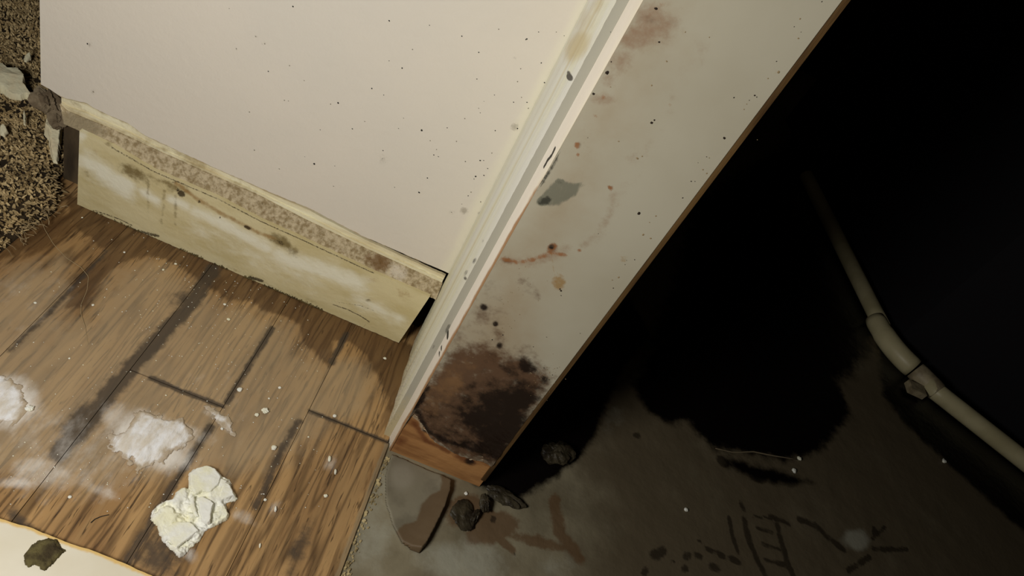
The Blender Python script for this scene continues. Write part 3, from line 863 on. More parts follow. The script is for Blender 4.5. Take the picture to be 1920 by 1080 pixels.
for i, pts in enumerate([[(772, 768), (784, 782), (793, 800)], [(795, 803), (818, 828), (850, 843), (880, 850)], [(845, 838), (872, 845), (905, 855), (925, 856)],
                         [(880, 862), (905, 860), (932, 868)], [(838, 775), (848, 788), (858, 800)]]):
    fibre_ridge(pts, 0.0016 if i != 4 else 0.001, i)

# bare brown wood along the far edge
def edge_layers(U):
    f = np.clip(1.0 - (U[:, 1] - 0.10) / 0.35, 0, 1)
    return dict(dark=np.clip(f * 0.35 + 0.25 * fbm(U[:, 1] * 30, U[:, 0] * 400, 5), 0, 1))


m_edge = material('brown_varnished_edge', A(98, 74, 42, 1.15), A(70, 50, 28, 1.1), 30, (3, 1, 0.4), rough=0.5, bump=0.3, layers=[dict(a='dark', c=A(46, 28, 12), ns=60, st=(2, 1, 0.5), na=0.8, lo=0.2, hi=0.9, amt=0.8)])
e0 = np.array([[0.2463 * S, JAMB.val * S + 0.0006], [0.2528 * S, JAMB.val * S + 0.0009], [0.2552 * S, JAMB.val * S + 0.0045], [0.2552 * S, JAMB.val * S + 0.019]])
e0 = resample(e0, 10)
z1e = float(JAMB.uv(925, 880)[1])
ruled('edge_band', np.c_[e0, np.full(10, ZT)], np.c_[e0, np.full(10, 0.012)], 120, (-0.0006, 0.0012, 0), m_edge, jamb, edge_layers, kk=(0, 2))

# left return: side panel, grey step, light edge strip
SIDEP = Plane(0, 0.0715)
PROF = np.array([[0.0665 * S, 0.9285 * S], [0.0757 * S, 0.7155 * S]])


def side_layers(U):       # U = (y, z)
    P = SIDEP
    z, y = U[:, 1], U[:, 0]
    t = np.clip((0.9285 * S - y) / (0.213 * S), 0, 1)
    low = np.clip(1 - z / 0.26, 0, 1)
    groove = mx(*[np.exp(-((t - c) / wd) ** 2) * a for c, wd, a in ((0.10, 0.04, 0.6), (0.30, 0.035, 0.55), (0.5, 0.05, 0.8), (0.66, 0.02, 0.4))]) * (0.55 + 0.45 * fbm(z * 9, t * 3, 2))
    speck = low * 0.62 * np.ones_like(t) + 0.1 * (fbm(z * 30, y * 30, 3) - 0.5)
    yl = mx(blob(P, U, 1082, 85, 14, 34, 28, 0.95), blob(P, U, 1100, 45, 14, 40, 28, 0.6), np.clip(1 - z / 0.11, 0, 1) * 0.6, blob(P, U, 1120, 10, 10, 30, 28, 0.6))
    dk = mx(blob(P, U, 1064, 143, 4, 5, 0, 1.2), blob(P, U, 1112, 88, 3, 7, 15, 1.0), blob(P, U, 1105, 100, 2.5, 8, 20, 1.0), blob(P, U, 1022, 253, 2.5, 4, 20, 1.1), blob(P, U, 1005, 277, 2, 3, 0, 0.8),
            blob(P, U, 885, 487, 3, 8, 28, 0.5), blob(P, U, 870, 510, 3, 9, 28, 0.45), blob(P, U, 868, 520, 3, 4, 0, 0.6), blob(P, U, 902, 450, 3, 6, 28, 0.4), blob(P, U, 1064, 135, 3, 4, 0, 0.6))
    return dict(groove=groove, speck=speck, yellow=yl, dk=dk)


SIDE = [dict(a='groove', c=A(190, 178, 142), ns=30, st=(1, 1, 0.15), na=0.5, lo=0.2, hi=0.8, amt=0.6),
        dict(a='yellow', c=A(176, 158, 108), ns=50, na=0.7, lo=0.2, hi=0.9, amt=0.7),
        dict(a='speck', c=A(74, 68, 54), ns=620, st=(1, 1, 0.45), na=2.6, lo=0.66, hi=0.9, amt=0.85),
        dict(a='dk', c=A(26, 22, 14), ns=300, na=0.5, lo=0.3, hi=0.55, amt=0.97)]
m_side = material('chipped_white_paint', A(222, 216, 194), A(210, 202, 176), 12, (1, 1, 0.2), rough=0.5, bump=0.3, bump_scale=130, bump_dist=0.001, layers=SIDE)
ns_ = 110
pr = resample(PROF, ns_)
# routed profile: shallow ridges running the height of the panel
tt = np.linspace(0, 1, ns_)
off = 0.0012 * np.sin(tt * 22) * np.exp(-((tt - 0.45) / 0.3) ** 2) - 0.001 * np.exp(-((tt - 0.62) / 0.03) ** 2)
pr[:, 0] -= off * 0.6
ft = [(766, 655), (735, 735), (728, 752), (724, 765), (715, 790), (719, 812)]
zb_ = np.maximum(ZB, np.array([0.004 + 0.004 * max(0, float(fbm(np.array(q * 9.0), np.array(1.0), 2)) - 0.45) * 2 if q > 0.55 else ZB for q in tt]))
zb_[-9:] = ZB + 0.0045
# chips broken out of the back edge low down
side = ruled('side_panel', np.c_[pr, np.full(ns_, ZT)], np.c_[pr, zb_], 560, (0.0055, 0.0, 0), m_side, jamb, side_layers, kk=(1, 2), rough=0.0002, rs=200, nrm=(-1, 0, 0))


def step_layers(U):       # U = (x, z)
    P = Plane(1, 0.7155)
    z = U[:, 1]
    return dict(speck=np.clip(1 - z / 0.22, 0, 1) * 0.5, yellow=np.clip(1 - (z - 0.03) / 0.1, 0, 1) * 0.8, groove=0 * z,
                dk=mx(blob(P, U, 840, 615, 4, 10, 28, 0.7), blob(P, U, 855, 597, 2, 3, 0, 0.5), blob(P, U, 813, 650, 3, 6, 28, 0.5)))


SIDE2 = [dict(SIDE[0]), dict(SIDE[1], amt=0.5), dict(SIDE[2], amt=0.5), dict(SIDE[3], amt=0.55)]
m_step = material('grey_step_paint', A(150, 147, 133, 1.35), A(143, 140, 126, 1.35), 12, (1, 1, 0.2), rough=0.5, bump=0.1, bump_scale=130, layers=SIDE2)
sx = np.linspace(0.0757 * S, 0.0860 * S, 8)
sy = np.full(8, 0.7149 * S)
ruled('step_strip', np.c_[sx, sy, np.full(8, ZT)], np.c_[sx, sy, np.full(8, ZB)], 300, (0, 0.12, 0), m_step, jamb, step_layers, kk=(0, 2))
# light edge strip, torn along its outer arris
LIP = Plane(1, 0.700)


def lip_layers(U):
    P = LIP
    z = U[:, 1]
    x = (U[:, 0] - 0.0860 * S) / (0.0085 * S)
    wood = np.clip(x - 0.42, 0, 1) * 1.7 * np.clip((0.50 - z) / 0.12, 0.15, 1)
    return dict(wood=wood, speck=np.clip(1 - z / 0.22, 0, 1) * 0.42, cream=np.clip(x - 0.3, 0, 1) * 0.9,
                dk=mx(blob(P, U, 836, 637, 2.6, 4, 0, 1.1), blob(P, U, 825, 660, 2, 3, 0, 0.8), blob(P, U, 822, 668, 2, 3, 0, 0.7), stroke(P, U, [(1042, 276), (1034, 292), (1024, 306)], 1.2, 0.8), stroke(P, U, [(1028, 300), (1018, 318)], 1.2, 0.8)))


m_lip = material('pale_edge_paint', A(206, 198, 184, 1.4), A(196, 186, 168, 1.4), 12, (1, 1, 0.2), rough=0.5, bump=0.3, bump_scale=130,
                 layers=[dict(a='cream', c=A(212, 196, 172), ns=50, st=(1, 1, 0.2), na=0.6, lo=0.2, hi=0.8, amt=0.7), dict(a='wood', c=A(132, 92, 50), ns=90, st=(1, 1, 0.3), na=0.9, lo=0.35, hi=0.75, amt=0.9), SIDE[2], SIDE[3]])
lx = np.linspace(0.0860 * S, 0.0943 * S, 14)
lyy = np.interp(lx, [0.0860 * S, 0.0885 * S, 0.0943 * S], [0.7150 * S, 0.7080 * S, 0.6925 * S])
ruled('edge_strip', np.c_[lx, lyy, np.full(14, ZT)], np.c_[lx, lyy, np.full(14, ZB)], 420, (0.003, 0.0035, 0), m_lip, jamb, lip_layers, kk=(0, 2), rough=0.0002, rs=260)

# mould colonies on the board
m_b1 = material('black_brown_mould', A(34, 26, 18), rough=0.9, bump=0)
m_b2 = material('faint_brown_mould', A(120, 104, 76), rough=0.9, bump=0)
bs_ = [(1230, 16, 4), (1236, 79, 3), (1138, 136, 4.2), (1113, 176, 3.4), (1222, 230, 3.6), (1227, 225, 2), (1358, 259, 3.6), (1198, 400, 3.6), (1296, 340, 2), (1303, 340, 1), (1280, 371, 1.6),
       (1376, 183, 1.8), (1415, 179, 2.4), (1419, 182, 1.4), (1405, 188, 1.2), (1456, 115, 1.4), (1325, 294, 1.6), (1309, 305, 1), (1489, 50, 1.2), (1541, 3, 1.6), (1502, 60, 1),
       (1145, 60, .9), (906, 578, 3.4), (929, 608, 2.6), (943, 628, 1.6), (923, 637, 1.6), (1052, 545, 2.2), (1052, 554, 1.6), (1050, 542, 2), (1025, 632, 1.2), (1172, 496, 1.2), (1175, 488, 1), (1033, 464, 4.4),
       (1146, 116, 1.6), (1190, 487, 1.4), (1150, 540, 1.4), (1088, 625, 1.1), (1102, 258, 1), (1122, 438, 1.2), (1036, 703, 1.3), (1000, 650, 1.3), (1020, 690, 1.2), (1045, 690, 1.0), (1030, 712, 1.2), (1012, 720, 1.1)]
specks('mould_speck', bs_, JAMB, 0.0001, m_b1, jamb, 21)
rs_ = random.Random(8)
fs_ = [(1285, 60, 1.6), (1497, 72, 2.2), (1460, 135, 3), (1440, 147, 1.6), (1400, 195, 1.6), (1395, 205, 1.6), (1318, 318, 2), (1325, 325, 2), (1330, 296, 1.6), (1220, 447, 2.6), (1206, 440, 2.4), (1160, 520, 2.4),
       (1148, 525, 2), (1218, 417, 1.6), (1230, 405, 2), (1145, 163, 1.6), (1222, 160, 2), (1250, 115, 2.4), (1160, 265, 2), (1195, 297, 3), (1204, 293, 2), (1330, 70, 1.4), (1500, 35, 2), (1420, 262, 1)]
fs_ += [(1000 + rs_.gauss(20, 16), 700 + rs_.gauss(0, 20), rs_.uniform(.7, 1.4)) for _ in range(40)]
fs_ += [(840 + t * 130 + rs_.gauss(30, 22), 700 - t * 200 + rs_.gauss(0, 16), rs_.uniform(.6, 1.2)) for t in [rs_.random() for _ in range(50)]]
specks('mould_speck', fs_, JAMB, 0.0001, m_b2, jamb, 22)

# ---- dark room beyond: wall behind the pipe
m_dark = material('unlit_wall_black', A(14, 12, 14), rough=0.9, bump=0.1)  # near-black colour carries the darkness of the unlit room

# ================================================================== PIPE
PR = 0.018
PP = Plane(2, PR / S - 0.004)
pipe = tag(empty('drain_pipe'), 'cream plastic pipe with an elbow lying in the dark room beyond the jamb', 'pipe')
m_pvc = material('cream_pvc', A(184, 174, 136, 1.2), A(168, 158, 120, 1.2), 20, rough=0.4, bump=0)
m_pvcd = material('stained_pvc', A(150, 138, 110), A(110, 98, 76), 40, rough=0.5, bump=0.1)


def pz(px, py): return PP.P(px, py)


e1, e2 = pz(1728, 712), pz(2160, 1052)
far = pz(1512, 330)
el = pz(1664, 636)
tube('pipe_length', resample(np.array([pz(1735, 718), e2]), 12), PR, m_pvc, pipe)
tube('pipe_length', resample(np.array([pz(1655, 615), far]), 12), PR * 0.93, m_pvc, pipe)
cz = []
a_, b_, c_ = pz(1640, 598), pz(1668, 652), pz(1712, 690)
for t in np.linspace(0, 1, 14):
    cz.append((1 - t) ** 2 * a_ + 2 * t * (1 - t) * b_ + t * t * c_)
rl = [PR * 1.06] + [PR * 1.12] * 3 + [PR * 1.2] * 9 + [PR * 1.18]
tube('elbow', cz, rl, m_pvc, pipe)
tube('collar', resample(np.array([pz(1716, 694), pz(1757, 735)]), 6), [PR * 1.08, PR * 1.14, PR * 1.14, PR * 1.14, PR * 1.14, PR * 1.08], m_pvcd, pipe)
# strap tab hanging off the collar toward the floor
tb = pz(1722, 722)
box('strap_tab', tb[0] - 0.022, tb[0] + 0.014, tb[1] - 0.022, tb[1] + 0.004, 0.002, 0.016, m_pvcd, pipe, 0.001)
m_far = Vector(e2) - Vector(e1)
dn = Vector((m_far.y, -m_far.x, 0)).normalized()
if dn.y < 0: dn = -dn
# wall run behind the pipe
pA, pB, pC = Vector(e2), Vector(el), Vector(far)
q = []
for p, nn in ((pA + (pA - pB) * 1.0, dn), (pB, Vector((0.75, 0.65, 0)).normalized()), (pC + (pC - pB) * 0.6, Vector((0.98, 0.15, 0)))):
    q.append(p + nn * 0.06)
V, F = [], []
for p in q:
    for z in (CONC_Z, 1.6):
        V.append((p.x, p.y, z))
for p in q:
    for z in (CONC_Z, 1.6):
        V.append((p.x + 0.08, p.y + 0.06, z))
F = [(0, 2, 3, 1), (2, 4, 5, 3), (6, 7, 9, 8), (8, 9, 11, 10), (0, 1, 7, 6), (4, 10, 11, 5), (1, 3, 9, 7), (3, 5, 11, 9), (0, 6, 8, 2), (2, 8, 10, 4)]
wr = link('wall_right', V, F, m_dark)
tag(wr, 'dark wall of the unlit room behind the pipe', kind='structure')
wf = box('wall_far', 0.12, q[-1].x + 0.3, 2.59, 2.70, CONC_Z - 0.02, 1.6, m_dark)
tag(wf, 'dark end wall of the unlit room', kind='structure')

# ================================================================== LOOSE THINGS
# ---- curling flap of levelling compound
FLAP = [(733, 853), (765, 866), (800, 882), (826, 893), (841, 908), (840, 928), (830, 958), (812, 995), (795, 1026), (786, 1037), (768, 1030), (752, 1018), (735, 985), (722, 940), (722, 890)]


def flap_h(U, d):
    e = CONC.line([(841, 908), (840, 928), (830, 958), (812, 995), (795, 1026), (786, 1037)])
    de = np.full(len(U), 1e9)
    for i in range(len(e) - 1): de = np.minimum(de, seg_dist(U, e[i], e[i + 1]))
    return 0.0012 + 0.0095 * np.exp(-(de / 0.013) ** 1.4)


def flap_layers(U):
    return dict(wet=mx(area(CONC, U, [(822, 880), (824, 905), (822, 925), (800, 935), (788, 950), (780, 980), (755, 985), (742, 1000), (760, 1030), (790, 1045), (850, 1000), (855, 900)], 0.006, 1.0)), pale=blob(CONC, U, 752, 895, 26, 30, 0, 0.8))


m_flap = material('grey_levelling_skin', A(116, 110, 92), A(98, 92, 76), 30, rough=0.6, bump=0.25, bump_scale=120,
                  layers=[dict(a='pale', c=A(134, 128, 112), ns=60, na=0.7, lo=0.2, hi=0.8, amt=0.6), dict(a='wet', c=A(84, 66, 44), ns=90, na=0.5, lo=0.35, hi=0.65, amt=0.85)])
fl = field('levelling_flap', CONC.line(FLAP), 0.0012, flap_h, m_flap, None, CONC_Z + 0.0008, 0.0006, 120, 2, 0.0015, True, flap_layers, base=0.0012)
tag(fl, 'thin grey flap of floor compound curling up below the orange foot of the jamb', 'floor scrap')

# ---- dark debris beside the flap
m_deb = material('wet_dark_debris', A(56, 50, 36), A(26, 20, 12), 60, rough=0.5, bump=0.6, bump_scale=160, bump_dist=0.002)
DEB = [((866, 968), (0.015, 0.018, 0.0035), 'olive-dark flat shard of debris beside the curling flap', 2, 0.5),
       ((905, 950), (0.006, 0.012, 0.006), 'curled dark scrap right of the flat shard near the jamb foot', 5, 0.2),
       ((887, 972), (0.004, 0.010, 0.005), 'thin dark curl touching the flat shard', 7, -0.3),
       ((942, 936), (0.022, 0.010, 0.0045), 'wide dark clod just below the right corner of the jamb', 9, -0.1),
       ((1040, 858), (0.022, 0.016, 0.010), 'black lump of rubble lying right of the jamb', 12, 0.3)]
for (px, py), sz, lb, sd, rt in DEB:
    p = CONC.P(px, py)
    o = lump('debris_scrap', (p[0], p[1], CONC_Z + 0.0003), sz, m_deb, None, sd, 4, 0.45, rt, 2.8)
    tag(o, lb, 'debris', 'dark debris by the jamb')

# ---- plaster on the planks
m_plas = material('white_plaster', A(224, 218, 196), A(210, 201, 174), 45, rough=0.9, bump=0.6, bump_scale=150, bump_dist=0.0012)
m_pow = material('white_powder', A(222, 219, 210), A(184, 176, 162), 60, (1.6, 0.6, 1), rough=1.0, bump=0.8, bump_scale=130, bump_dist=0.0025,
                 layers=[dict(a='thin', c=A(152, 136, 112), ns=110, st=(1.5, 0.7, 1), na=1.3, lo=0.45, hi=1.0, amt=0.9)])
Z6 = lambda L: [(240 + x / 4.5, 840 + y / 4.5) for x, y in L]
OUT = Z6([(505, 350), (510, 220), (560, 185), (660, 160), (740, 185), (800, 250), (860, 270), (875, 350), (925, 430), (900, 450), (820, 475), (850, 570), (840, 610), (760, 650), (690, 680), (640, 710), (600, 790),
          (520, 850), (490, 900), (430, 930), (380, 880), (320, 820), (260, 740), (250, 660), (190, 610), (200, 540), (250, 490), (310, 450), (370, 440), (400, 380), (450, 340)])


def chunk_h(U, d):
    r = np.abs(fbm(U[:, 0] * 60, U[:, 1] * 60, 3) - 0.5) * 2
    h = 0.0035 + 0.0035 * fbm(U[:, 0] * 45, U[:, 1] * 45, 9) - 0.004 * np.clip(0.25 - r, 0, 1) / 0.25
    h = h + 0.0012 * (fbm(U[:, 0] * 320, U[:, 1] * 320, 12) - 0.5)
    h -= blob(FLOOR, U, *Z6([(615, 420)])[0], 11, 5, 5, 0.006) + blob(FLOOR, U, *Z6([(585, 640)])[0], 9, 4, 30, 0.004) + blob(FLOOR, U, *Z6([(470, 500)])[0], 9, 11, 0, 0.003)
    return np.maximum(h, 0.0005)


ch = empty('plaster_chunk')
tag(ch, 'large broken lump of white plaster lying on the brown planks', 'plaster')
field('crust', FLOOR.line(OUT), 0.0008, chunk_h, m_plas, ch, 0.0005, 0.0012, 260, 4, 0.0022, False)


def flake(pts, z, tilt, name='flake'):
    L = FLOOR.line(Z6(pts))
    o = field(name, L, 0.0008, lambda U, d: 0.0016 + 0.0009 * fbm(U[:, 0] * 200, U[:, 1] * 200, 5) + tilt * ((U[:, 0] - L[:, 0].min()) / max(1e-6, np.ptp(L[:, 0]))) * 0.003, m_plas, ch, z, 0.0007, 300, 7, 0.0012, False)
    return o


flake([(520, 360), (515, 230), (570, 195), (660, 170), (735, 200), (780, 270), (760, 340), (690, 400), (620, 395), (560, 420)], 0.0052, 0.3)
flake([(575, 450), (620, 430), (690, 470), (720, 500), (700, 560), (690, 660), (660, 670), (610, 640), (590, 560)], 0.0058, 0.9)
flake([(515, 440), (560, 420), (555, 480), (580, 560), (600, 610), (560, 600), (520, 520)], 0.0050, 0.0)
flake([(800, 300), (850, 320), (900, 430), (820, 450), (760, 440), (780, 360)], 0.0040, 0.5)
flake([(290, 700), (400, 640), (520, 640), (600, 720), (520, 780), (400, 870), (340, 800)], 0.0042, 0.2)

HEAPS = [([(208, 822), (240, 800), (262, 770), (300, 782), (345, 790), (362, 818), (352, 838), (318, 846), (300, 868), (262, 880), (236, 860), (210, 850)], 0.0030, 'wide smear of white plaster powder above the large plaster lump'),
         ([(-30, 700), (10, 705), (40, 728), (50, 760), (35, 790), (-30, 800)], 0.0025, 'white powder heap cut by the left edge of the photo'),
         ([(388, 768), (404, 770), (425, 782), (436, 800), (444, 822), (432, 812), (418, 796), (396, 788)], 0.0016, 'thin curved trail of plaster powder below the plank joint')]
for pts, hh, lb in HEAPS:
    o = field('plaster_powder', FLOOR.line(pts), 0.0012, lambda U, d, hh=hh: hh * (0.25 + 1.0 * fbm(U[:, 0] * 90, U[:, 1] * 50, 4)) * np.clip(d / 0.02, 0, 1) ** 0.7 + 0.0001, m_pow, None, 0.0004, 0.010, 150, 3, 0.004, True,
              lambda U, pts=pts: dict(thin=np.clip(1.0 - sdf(U, FLOOR.line(pts)) / 0.012, 0, 1)))
    tag(o, lb, 'plaster powder', 'smears of plaster powder on the planks')

CR = [((449, 732), 5.5, 'cream crumb just below the plank joint end'), ((497, 772), 8, 'largest star-shaped plaster crumb in the middle of the planks'), ((481, 779), 4.5, 'small crumb touching left of the star-shaped crumb'),
      ((524, 728), 3.2, 'lone tiny crumb above the star-shaped crumb'), ((513, 841), 6, 'round white crumb right of the powder smear'), ((627, 781), 4, 'crumb on the joint near the jamb'),
      ((610, 931), 4.2, 'white crumb on the plank beside the concrete edge'), ((617, 862), 5.5, 'pale flake on the plank below the jamb joint, upper of two'), ((628, 886), 5, 'pale flake on the plank below the jamb joint, lower of two'),
      ((55, 768), 10, 'thick white crumb at the powder heap by the left edge'), ((131, 933), 4, 'crumb below the faint powder smear at lower left'), ((487, 1024), 4, 'small upright flake right of the large plaster lump'),
      ((516, 956), 5, 'slim white flake right of the large plaster lump'), ((497, 938), 3.5, 'tiny crumb above the slim white flake'), ((66, 569), 3.5, 'pale crumb on the far left plank'), ((154, 409), 2, 'tiny crumb beside the left end of the baseboard'),
      ((329, 496), 3.2, 'crumb in the dark band near the baseboard'), ((306, 507), 3, 'crumb left of the one near the baseboard'), ((428, 600), 3.6, 'crumb on the narrow-grained plank'), ((421, 572), 3.2, 'crumb above the one on the narrow-grained plank'),
      ((721, 673), 3.2, 'crumb between the baseboard end and the jamb'), ((233, 474), 2.4, 'tiny crumb on the wet upper left plank'), ((174, 573), 3, 'cream crumb beside the long hair'), ((416, 805), 3.2, 'tiny crumb beside the curved powder trail'),
      ((130, 673), 2.6, 'tiny crumb in the middle of the left plank'), ((311, 742), 2, 'tiny crumb under the cross joint'), ((504, 748), 2, 'tiny crumb right above the star-shaped crumb'), ((578, 820), 2, 'tiny crumb on the plank left of the two pale flakes')]
rc = random.Random(2)
for i, ((px, py), r, lb) in enumerate(CR):
    p = FLOOR.P(px, py)
    rm = float(np.linalg.norm(FLOOR.P(px + r, py) - p)) * 0.85
    sl_ = i in (7, 8, 11, 12)
    o = lump('plaster_crumb', (p[0], p[1], 0.0004), (rm * (0.55 if sl_ else 1), rm * (1.3 if sl_ else rc.uniform(.8, 1.1)), rm * 0.5), m_plas, None, i * 3.3, 3, 0.6 if i == 1 else 0.4, 0.3 if sl_ else rc.uniform(0, 3), 3.0)
    tag(o, lb, 'plaster crumb', 'plaster crumbs scattered on the planks')
# finest grit: nobody could count it
V, F = [], []
for i in range(420):
    if i < 240:
        px, py = rc.gauss(380, 120), rc.gauss(560, 80)
    else:
        px, py = rc.uniform(20, 620), rc.uniform(640, 960)
    p = FLOOR.P(px, py)
    if p[0] > 0.08 * S or p[1] > 0.9 * S or p[0] < -0.6 * S: continue
    r = rc.uniform(0.0003, 0.0007)
    n0 = len(V)
    for d in ((-r, -r, 0), (r, -r * .6, 0), (r * .5, r, 0), (-r, r * .7, 0), (0, 0, r * 1.4)):
        V.append((p[0] + d[0], p[1] + d[1], 0.0005 + d[2]))
    F += [(n0, n0 + 1, n0 + 4), (n0 + 1, n0 + 2, n0 + 4), (n0 + 2, n0 + 3, n0 + 4), (n0 + 3, n0, n0 + 4)]
o = link('plaster_grit', V, F, m_plas)
tag(o, 'fine white plaster grit sprinkled over the brown planks', 'grit', None, 'stuff')

# crumbs of adhesive along the broken edge between planks and concrete
V, F = [], []
m_adh = material('cream_adhesive', A(176, 160, 118), A(110, 96, 66), 60, rough=0.9, bump=0.4)
for i in range(150):
    t = rc.random()
    y = (0.47 + t * 0.21) * S
    x = 0.0895 * S + abs(rc.gauss(0, 0.0035)) + 0.0012
    r = rc.uniform(0.0006, 0.0022) * (1.2 if rc.random() < .3 else .8)
    n0 = len(V)
    pts = [(math.cos(a) * r * rc.uniform(.7, 1.3), math.sin(a) * r * rc.uniform(.7, 1.5)) for a in (0, 1.05, 2.1, 3.14, 4.2, 5.25)]
    for a, b in pts: V.append((x + a, y + b, CONC_Z - 0.0005))
    for a, b in pts: V.append((x + a * .6, y + b * .6, CONC_Z + r * 1.3))
    F.append(tuple(range(n0 + 6, n0 + 12)))
    F += [(n0 + k, n0 + (k + 1) % 6, n0 + 6 + (k + 1) % 6, n0 + 6 + k) for k in range(6)]
o = link('adhesive_crumbs', V, F, m_adh)
tag(o, 'crumbly cream adhesive along the cut edge of the planks', 'grit', None, 'stuff')

# small light bits on the concrete
for i, ((px, py), r, lb) in enumerate([((1285, 957), 4, 'pale crumb on the dark concrete left of the boot print'), ((1497, 861), 4, 'pale crumb at the right end of the splinter'), ((1487, 884), 4, 'pale crumb just below the splinter end'), ((983, 946), 2.6, 'tiny pale crumb on the concrete below the jamb'),
                                      ((873, 926), 4, 'dusty crumb under the right corner of the jamb'), ((1768, 866), 3.5, 'pale crumb on the concrete in front of the pipe')]):
    p = CONC.P(px, py)
    rm = float(np.linalg.norm(CONC.P(px + r, py) - p)) * 0.8
    o = lump('plaster_crumb', (p[0], p[1], CONC_Z + 0.0002), (rm, rm, rm * .6), m_plas, None, 50 + i, 2, 0.5)
    tag(o, lb, 'plaster crumb', 'plaster crumbs on the concrete')
sp_ = [CONC.P(*p) + np.array([0, 0, 0.002]) for p in [(1340, 842), (1375, 850), (1410, 848), (1450, 856), (1495, 863)]]
o = tube('wood_splinter', resample(np.array(sp_), 12), [0.0004 + 0.0008 * math.sin(math.pi * (i + .5) / 12) for i in range(12)], material('dull_splinter', A(110, 98, 76), rough=0.8, bump=0), None, 5)
tag(o, 'thin pale splinter lying across the dark wet concrete', 'splinter')

# ---- stray hairs on the planks
m_hair = material('pale_hair', A(150, 132, 100), rough=0.5, bump=0)
hp = [(76, 412), (84, 432), (100, 458), (125, 485), (152, 503), (166, 520), (163, 545), (152, 572), (152, 592), (160, 615), (165, 645)]
L = resample(np.array([FLOOR.P(*p) for p in hp]), 60)
L[:, 2] = 0.0010 + 0.0006 * np.sin(np.arange(60) * 0.3)
o = tube('long_hair', L, 0.00028, m_hair, None, 5)
tag(o, 'long pale curly hair lying on the planks near the carpet', 'hair')
L = resample(np.array([FLOOR.P(*p) for p in [(170, 981), (178, 974), (190, 969), (204, 966)]]), 12)
L[:, 2] = 0.0010
o = tube('short_hair', L, 0.0004, m_speck, None, 5)
tag(o, 'short dark hair on the plank above the cream board', 'hair')

# ---- loose cream board at the lower left
CB = Plane(2, 0.012)
ctop = resample(CB.line([(-60, 950), (0, 972), (60, 990), (130, 1018), (210, 1046), (293, 1083), (420, 1136), (640, 1226)]), 120)
ctop[:, 1] += (fbm(ctop[:, 0] * 90, ctop[:, 0] * 0, 2) - 0.5) * 0.0015
cbot = ctop.copy(); cbot[:, 1] -= 0.085


def cream_layers(U):
    e = np.interp(U[:, 0], ctop[:, 0], ctop[:, 1]) - U[:, 1]
    return dict(yel=np.clip(1 - e / 0.006, 0, 1), stain=blob(CB, U, 80, 1040, 46, 32, 0, 0.6))


m_cb = material('cream_board_paint', A(206, 200, 182, 1.3), A(198, 190, 168, 1.3), 12, rough=0.5, bump=0.1, bump_scale=100,
                layers=[dict(a='yel', c=A(188, 154, 82), ns=120, na=0.7, lo=0.3, hi=0.8, amt=0.85), dict(a='stain', c=A(180, 164, 122), ns=90, na=0.6, lo=0.3, hi=0.9, amt=0.5)])
cb = ruled('loose_board', CB.lift(ctop), CB.lift(cbot), 60, (0, 0, -0.0085), m_cb, None, cream_layers, kk=(0, 1))
tag(cb, 'loose cream board with a torn yellow edge at the lower left of the floor', 'board')
BL = [(48, 1058), (45, 1045), (58, 1022), (72, 1014), (92, 1009), (106, 1012), (118, 1028), (122, 1036), (108, 1048), (96, 1062), (84, 1070), (68, 1063), (56, 1064)]
m_moss = material('olive_mould_clump', A(84, 76, 46), A(52, 44, 28), 90, rough=1.0, bump=0.9, bump_scale=220, bump_dist=0.003)
field('mould_clump', CB.line(BL), 0.0009, lambda U, d: 0.0035 * (0.5 + fbm(U[:, 0] * 150, U[:, 1] * 150, 3)), m_moss, cb, 0.012 * S, 0.0022, 260, 5, 0.004, True)

# ================================================================== CARPET
CP = np.array([(-0.565, 0.42), (-0.570, 0.74), (-0.572, 0.79), (-0.566, 0.845), (-0.562, 0.88), (-0.582, 0.92), (-0.604, 0.95), (-0.612, 1.05), (-0.62, 1.6), (-1.75, 1.6), (-1.75, 0.42)]) * S


def carp_h(U, d):
    roll = 0.010 * np.exp(-((d - 0.03) / 0.03) ** 2)
    return 0.012 + roll + 0.005 * (fbm(U[:, 0] * 22, U[:, 1] * 22, 3) - 0.5)


m_scr = material('cream_scrap_plaster', A(236, 222, 188, 1.15), A(222, 208, 172, 1.15), 60, rough=0.9, bump=0.6, bump_scale=150, bump_dist=0.0012)
m_cbk = material('carpet_backing', A(52, 42, 28), A(36, 28, 18), 60, rough=1.0, bump=0.5)
cz_ = -0.0002
carpet = field('carpet', CP, 0.006, carp_h, m_cbk, None, 0.0006, 0.003, 60, 3, 0.012, True)
tag(carpet, 'frayed brown shag carpet peeled back beside the wall corner', 'carpet')
Vc, Fc = [], []
rt_ = np.random.RandomState(6)
N_T = 24000
lo_, hi_ = np.array([-1.0, 0.50]) * S, np.array([-0.555, 1.45]) * S
Pt = rt_.rand(N_T, 2) * (hi_ - lo_) + lo_
dd = sdf(Pt, CP) + (fbm(Pt[:, 0] * 60, Pt[:, 1] * 60, 3) - 0.5) * 0.006
Hh = (carp_h(Pt, dd)) * np.clip(dd / 0.012, 0, 1) ** 0.6
near = (Pt[:, 1] < 1.05 * S)
cl = fbm(Pt[:, 0] * 45, Pt[:, 1] * 45, 14)
